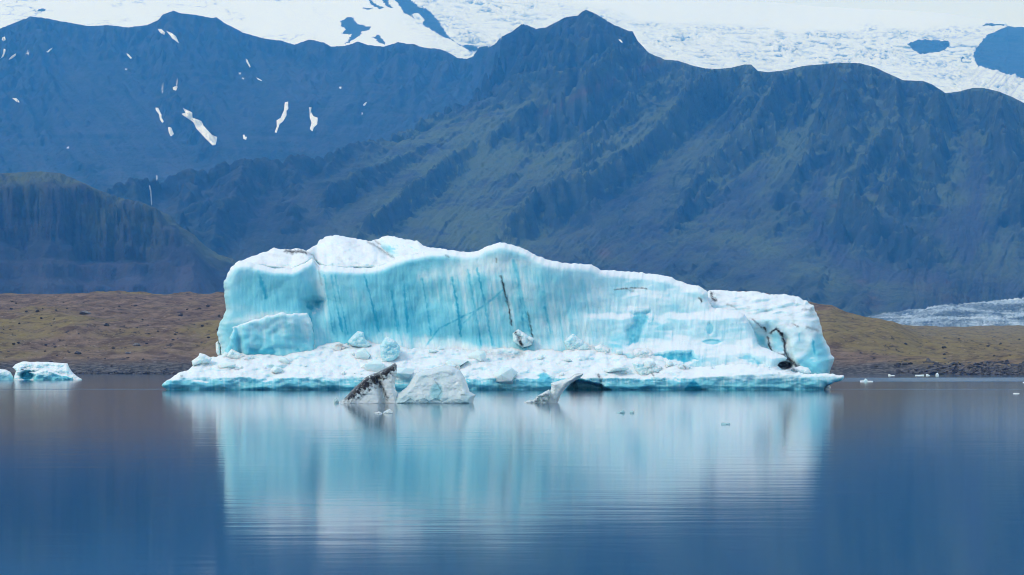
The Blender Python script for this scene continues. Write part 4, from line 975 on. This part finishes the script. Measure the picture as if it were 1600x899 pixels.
CH = [  # outline of each drifting fragment
    ([(521, 632), (522, 625), (525, 622), (528, 625), (530, 627), (529, 632)], 629.5, "tiny clear ice fragment afloat left of the dirty spire", 0.35, M_CLEAR),
    ([(584, 649), (585, 645), (592, 643), (598, 646), (598, 649)], 646.5, "flat ice fragment afloat in front of the dirty spire", 0.15, M_CLEAR),
    ([(598, 649), (599, 644), (604, 641), (609, 639), (614, 643), (615, 649)], 646, "knobbly ice fragment touching the flat one in front of the dirty spire", 0.15, M_CLEAR),
    ([(960, 648), (962, 645), (970, 643), (974, 640.5), (977, 645), (977, 648)], 645.5, "dark low ice fragment with a long tail afloat below the ledge", 0.55, M_CLEAR),
    ([(983, 648), (984, 643), (988, 641.5), (991, 643.5), (991, 648)], 645.5, "dark compact ice fragment just right of the long tailed one", 0.55, M_CLEAR),
    ([(1127, 665), (1127, 661), (1131, 660.5), (1136, 661.5), (1141, 661), (1141, 665)], 663, "lone dark flat ice fragment nearest the photographer", 0.6, M_CLEAR),
    ([(1343, 600), (1344, 595), (1350, 594.5), (1352, 591.5), (1355, 593), (1356, 595), (1364, 595.5), (1364, 600)], 597, "small white floe with a pointed middle right of the big iceberg", 0.1, M_RUB),
    ([(1387, 590), (1388, 585), (1391, 585), (1392, 586.5), (1398, 586.5), (1398, 590)], 587.6, "white floe with a raised left end near the right shore", 0.0, M_RUB),
    ([(1430, 590), (1430, 586), (1444, 585.6), (1444, 590)], 587.6, "long flat white floe near the right shore", 0.0, M_RUB),
    ([(1446, 590), (1447, 585), (1450, 585), (1453, 587), (1453, 590)], 587.6, "little white floe squeezed between the long flat floe and the upright one", 0.0, M_RUB),
    ([(1461, 590), (1462, 584.5), (1465, 582.5), (1467, 585.5), (1468, 590)], 588, "upright white floe near the dark stones on the right shore", 0.0, M_RUB),
    ([(1597, 600), (1598, 597.5), (1603, 596), (1610, 597), (1611, 600)], 598.6, "white floe cut by the right edge of the photo", 0.05, M_RUB),
    ([(1582, 617), (1583, 614.6), (1588, 614.2), (1593, 614.8), (1594, 617)], 615.6, "thin pale sliver of ice near the right edge of the photo", 0.1, M_RUB),
]
for poly, wl_, lab, b, m in CH:
    Y = water_y(wl_); poly = [(x, y if y < wl_ else y + 4) for x, y in poly]
    o = solid("ice_chunk", poly, 0.3, flatY(Y, 0.01, 3, 0.12), 1.0, 1.6, 0.3, m, None, const(b), None, seed=3, jit=0.25, loc=tuple(world_pt(np.array([poly[0][0] + 3.0]), np.array([wl_]), np.array([Y]))[0]))
    tag(o, lab, "ice chunk")

# ------------------------------------------------------------------ snow patches left in the gullies of the mountain
def Zp(p, ox, oy=0): return [(ox + x * 0.26702, oy + y * 0.26702) for x, y in p]
SNOW = [(Zp([(1060, 668), (1085, 662), (1070, 632), (1125, 660), (1128, 690), (1180, 710), (1190, 735), (1240, 790), (1272, 802), (1262, 850), (1245, 852), (1210, 820), (1150, 755), (1130, 715)], 0), "largest snow patch on the mountain, a long wedge slanting down right"),
        (Zp([(910, 630), (925, 632), (945, 670), (945, 690), (960, 712), (950, 722), (935, 700), (930, 670), (912, 648)], 0), "thin beaded snow strip just left of the largest snow patch"),
        (Zp([(982, 745), (1002, 748), (1010, 770), (1018, 785), (1000, 800), (988, 775)], 0), "stubby snow patch below the beaded strip"),
        (Zp([(972, 180), (1005, 195), (1030, 212), (1048, 255), (1010, 228)], 0), "tapering snow wedge under the left summit"),
        (Zp([(922, 170), (945, 170), (965, 190), (962, 207), (940, 195)], 0), "small oval snow patch beside the wedge under the left summit"),
        (Zp([(1010, 515), (1025, 505), (1042, 508), (1030, 532), (1015, 528)], 0), "small three cornered snow patch below the left summit"),
        (Zp([(0, 345), (12, 330), (20, 310), (22, 285), (35, 292), (30, 312), (18, 335)], 0), "curved snow strip at the left edge of the photo"),
        (Zp([(48, 352), (65, 330), (95, 312), (92, 328), (70, 345)], 0), "slanting snow strip right of the curved strip at the left edge"),
        (Zp([(10, 235), (15, 218), (28, 214), (35, 235), (20, 243)], 0), "round snow patch under the leftmost ridge"),
        (Zp([(270, 305), (290, 288), (308, 280), (300, 292), (280, 308)], 0), "thin snow strip on the slope between the two left summits"),
        (Zp([(738, 312), (752, 318), (773, 340), (765, 345), (748, 330)], 0), "short slanting snow strip left of the three cornered patch"),
        (Zp([(1437, 343), (1447, 348), (1467, 392), (1460, 397), (1445, 370)], 0), "narrow upright snow strip right of the left summit"),
        (Zp([(70, 575), (95, 575), (108, 588), (117, 603), (95, 596)], 0), "small snow patch with a faint tail on the far left slope"),
        (Zp([(1420, 790), (1430, 788), (1436, 802), (1445, 800), (1440, 820), (1425, 815)], 0), "small forked snow patch right of the largest snow patch"),
        (Zp([(0, 452), (12, 458), (38, 472), (30, 476), (8, 464)], 400), "short snow sliver above the pair of hanging snow strips"),
        (Zp([(168, 600), (188, 595), (190, 638), (178, 650), (178, 680), (160, 710), (140, 725), (122, 778), (108, 775), (122, 740), (120, 705), (145, 690), (165, 640)], 400), "long ragged snow strip hanging left of the fish shaped patch"),
        (Zp([(310, 630), (325, 630), (322, 655), (335, 680), (362, 690), (358, 730), (340, 745), (330, 770), (315, 755), (325, 720), (315, 690)], 400), "fish shaped snow patch in the middle of the left mountain"),
        (Zp([(628, 612), (640, 600), (650, 598), (640, 618), (630, 622)], 400), "tiny snow patch right of the fish shaped patch"),
        (Zp([(622, 232), (635, 232), (650, 250), (640, 252)], 800), "bright snow sliver just right of the central summit")]
for poly, lab in SNOW:
    P = np.array(poly); c = P.mean(0)
    yy = mountain_depth(np.array([c[0]]), np.array([P[:, 1].max()]))[0]
    dep = lambda x, y: mountain_depth(x, y) - 8.0
    o = solid("snow_patch", poly, 0.8, dep, 10, 1.5, 2.0, M_SNOW, None, None, None, seed=2, jit=0.6, loc=tuple(world_pt(np.array([c[0]]), np.array([P[:, 1].max()]), np.array([yy]))[0]))
    tag(o, lab, "snow patch", "snow patches left on the dark mountainside")

# the waterfall between the hill and the mountain: an upper and a lower leap
wf_Y = float(mountain_depth(np.array([236.0]), np.array([305.0]))[0])
wf = empty("waterfall", (float((236 - 800) / F * wf_Y), wf_Y - 15, float(z_of(322, wf_Y))), "thin two step waterfall dropping from the bench beside the left hill", "waterfall")
P5 = lambda p: [(x * 0.27816, 220 + y * 0.27816) for x, y in p]
for poly in (P5([(876, 195), (883, 193), (886, 212), (884, 224), (877, 224)]), P5([(836, 252), (844, 252), (851, 290), (855, 360), (848, 365), (845, 300)])):
    solid("water_leap", poly, 0.5, lambda x, y: mountain_depth(x, y) - 12, 8, 1, 2, M_FALL, wf, None, None, jit=0.3)
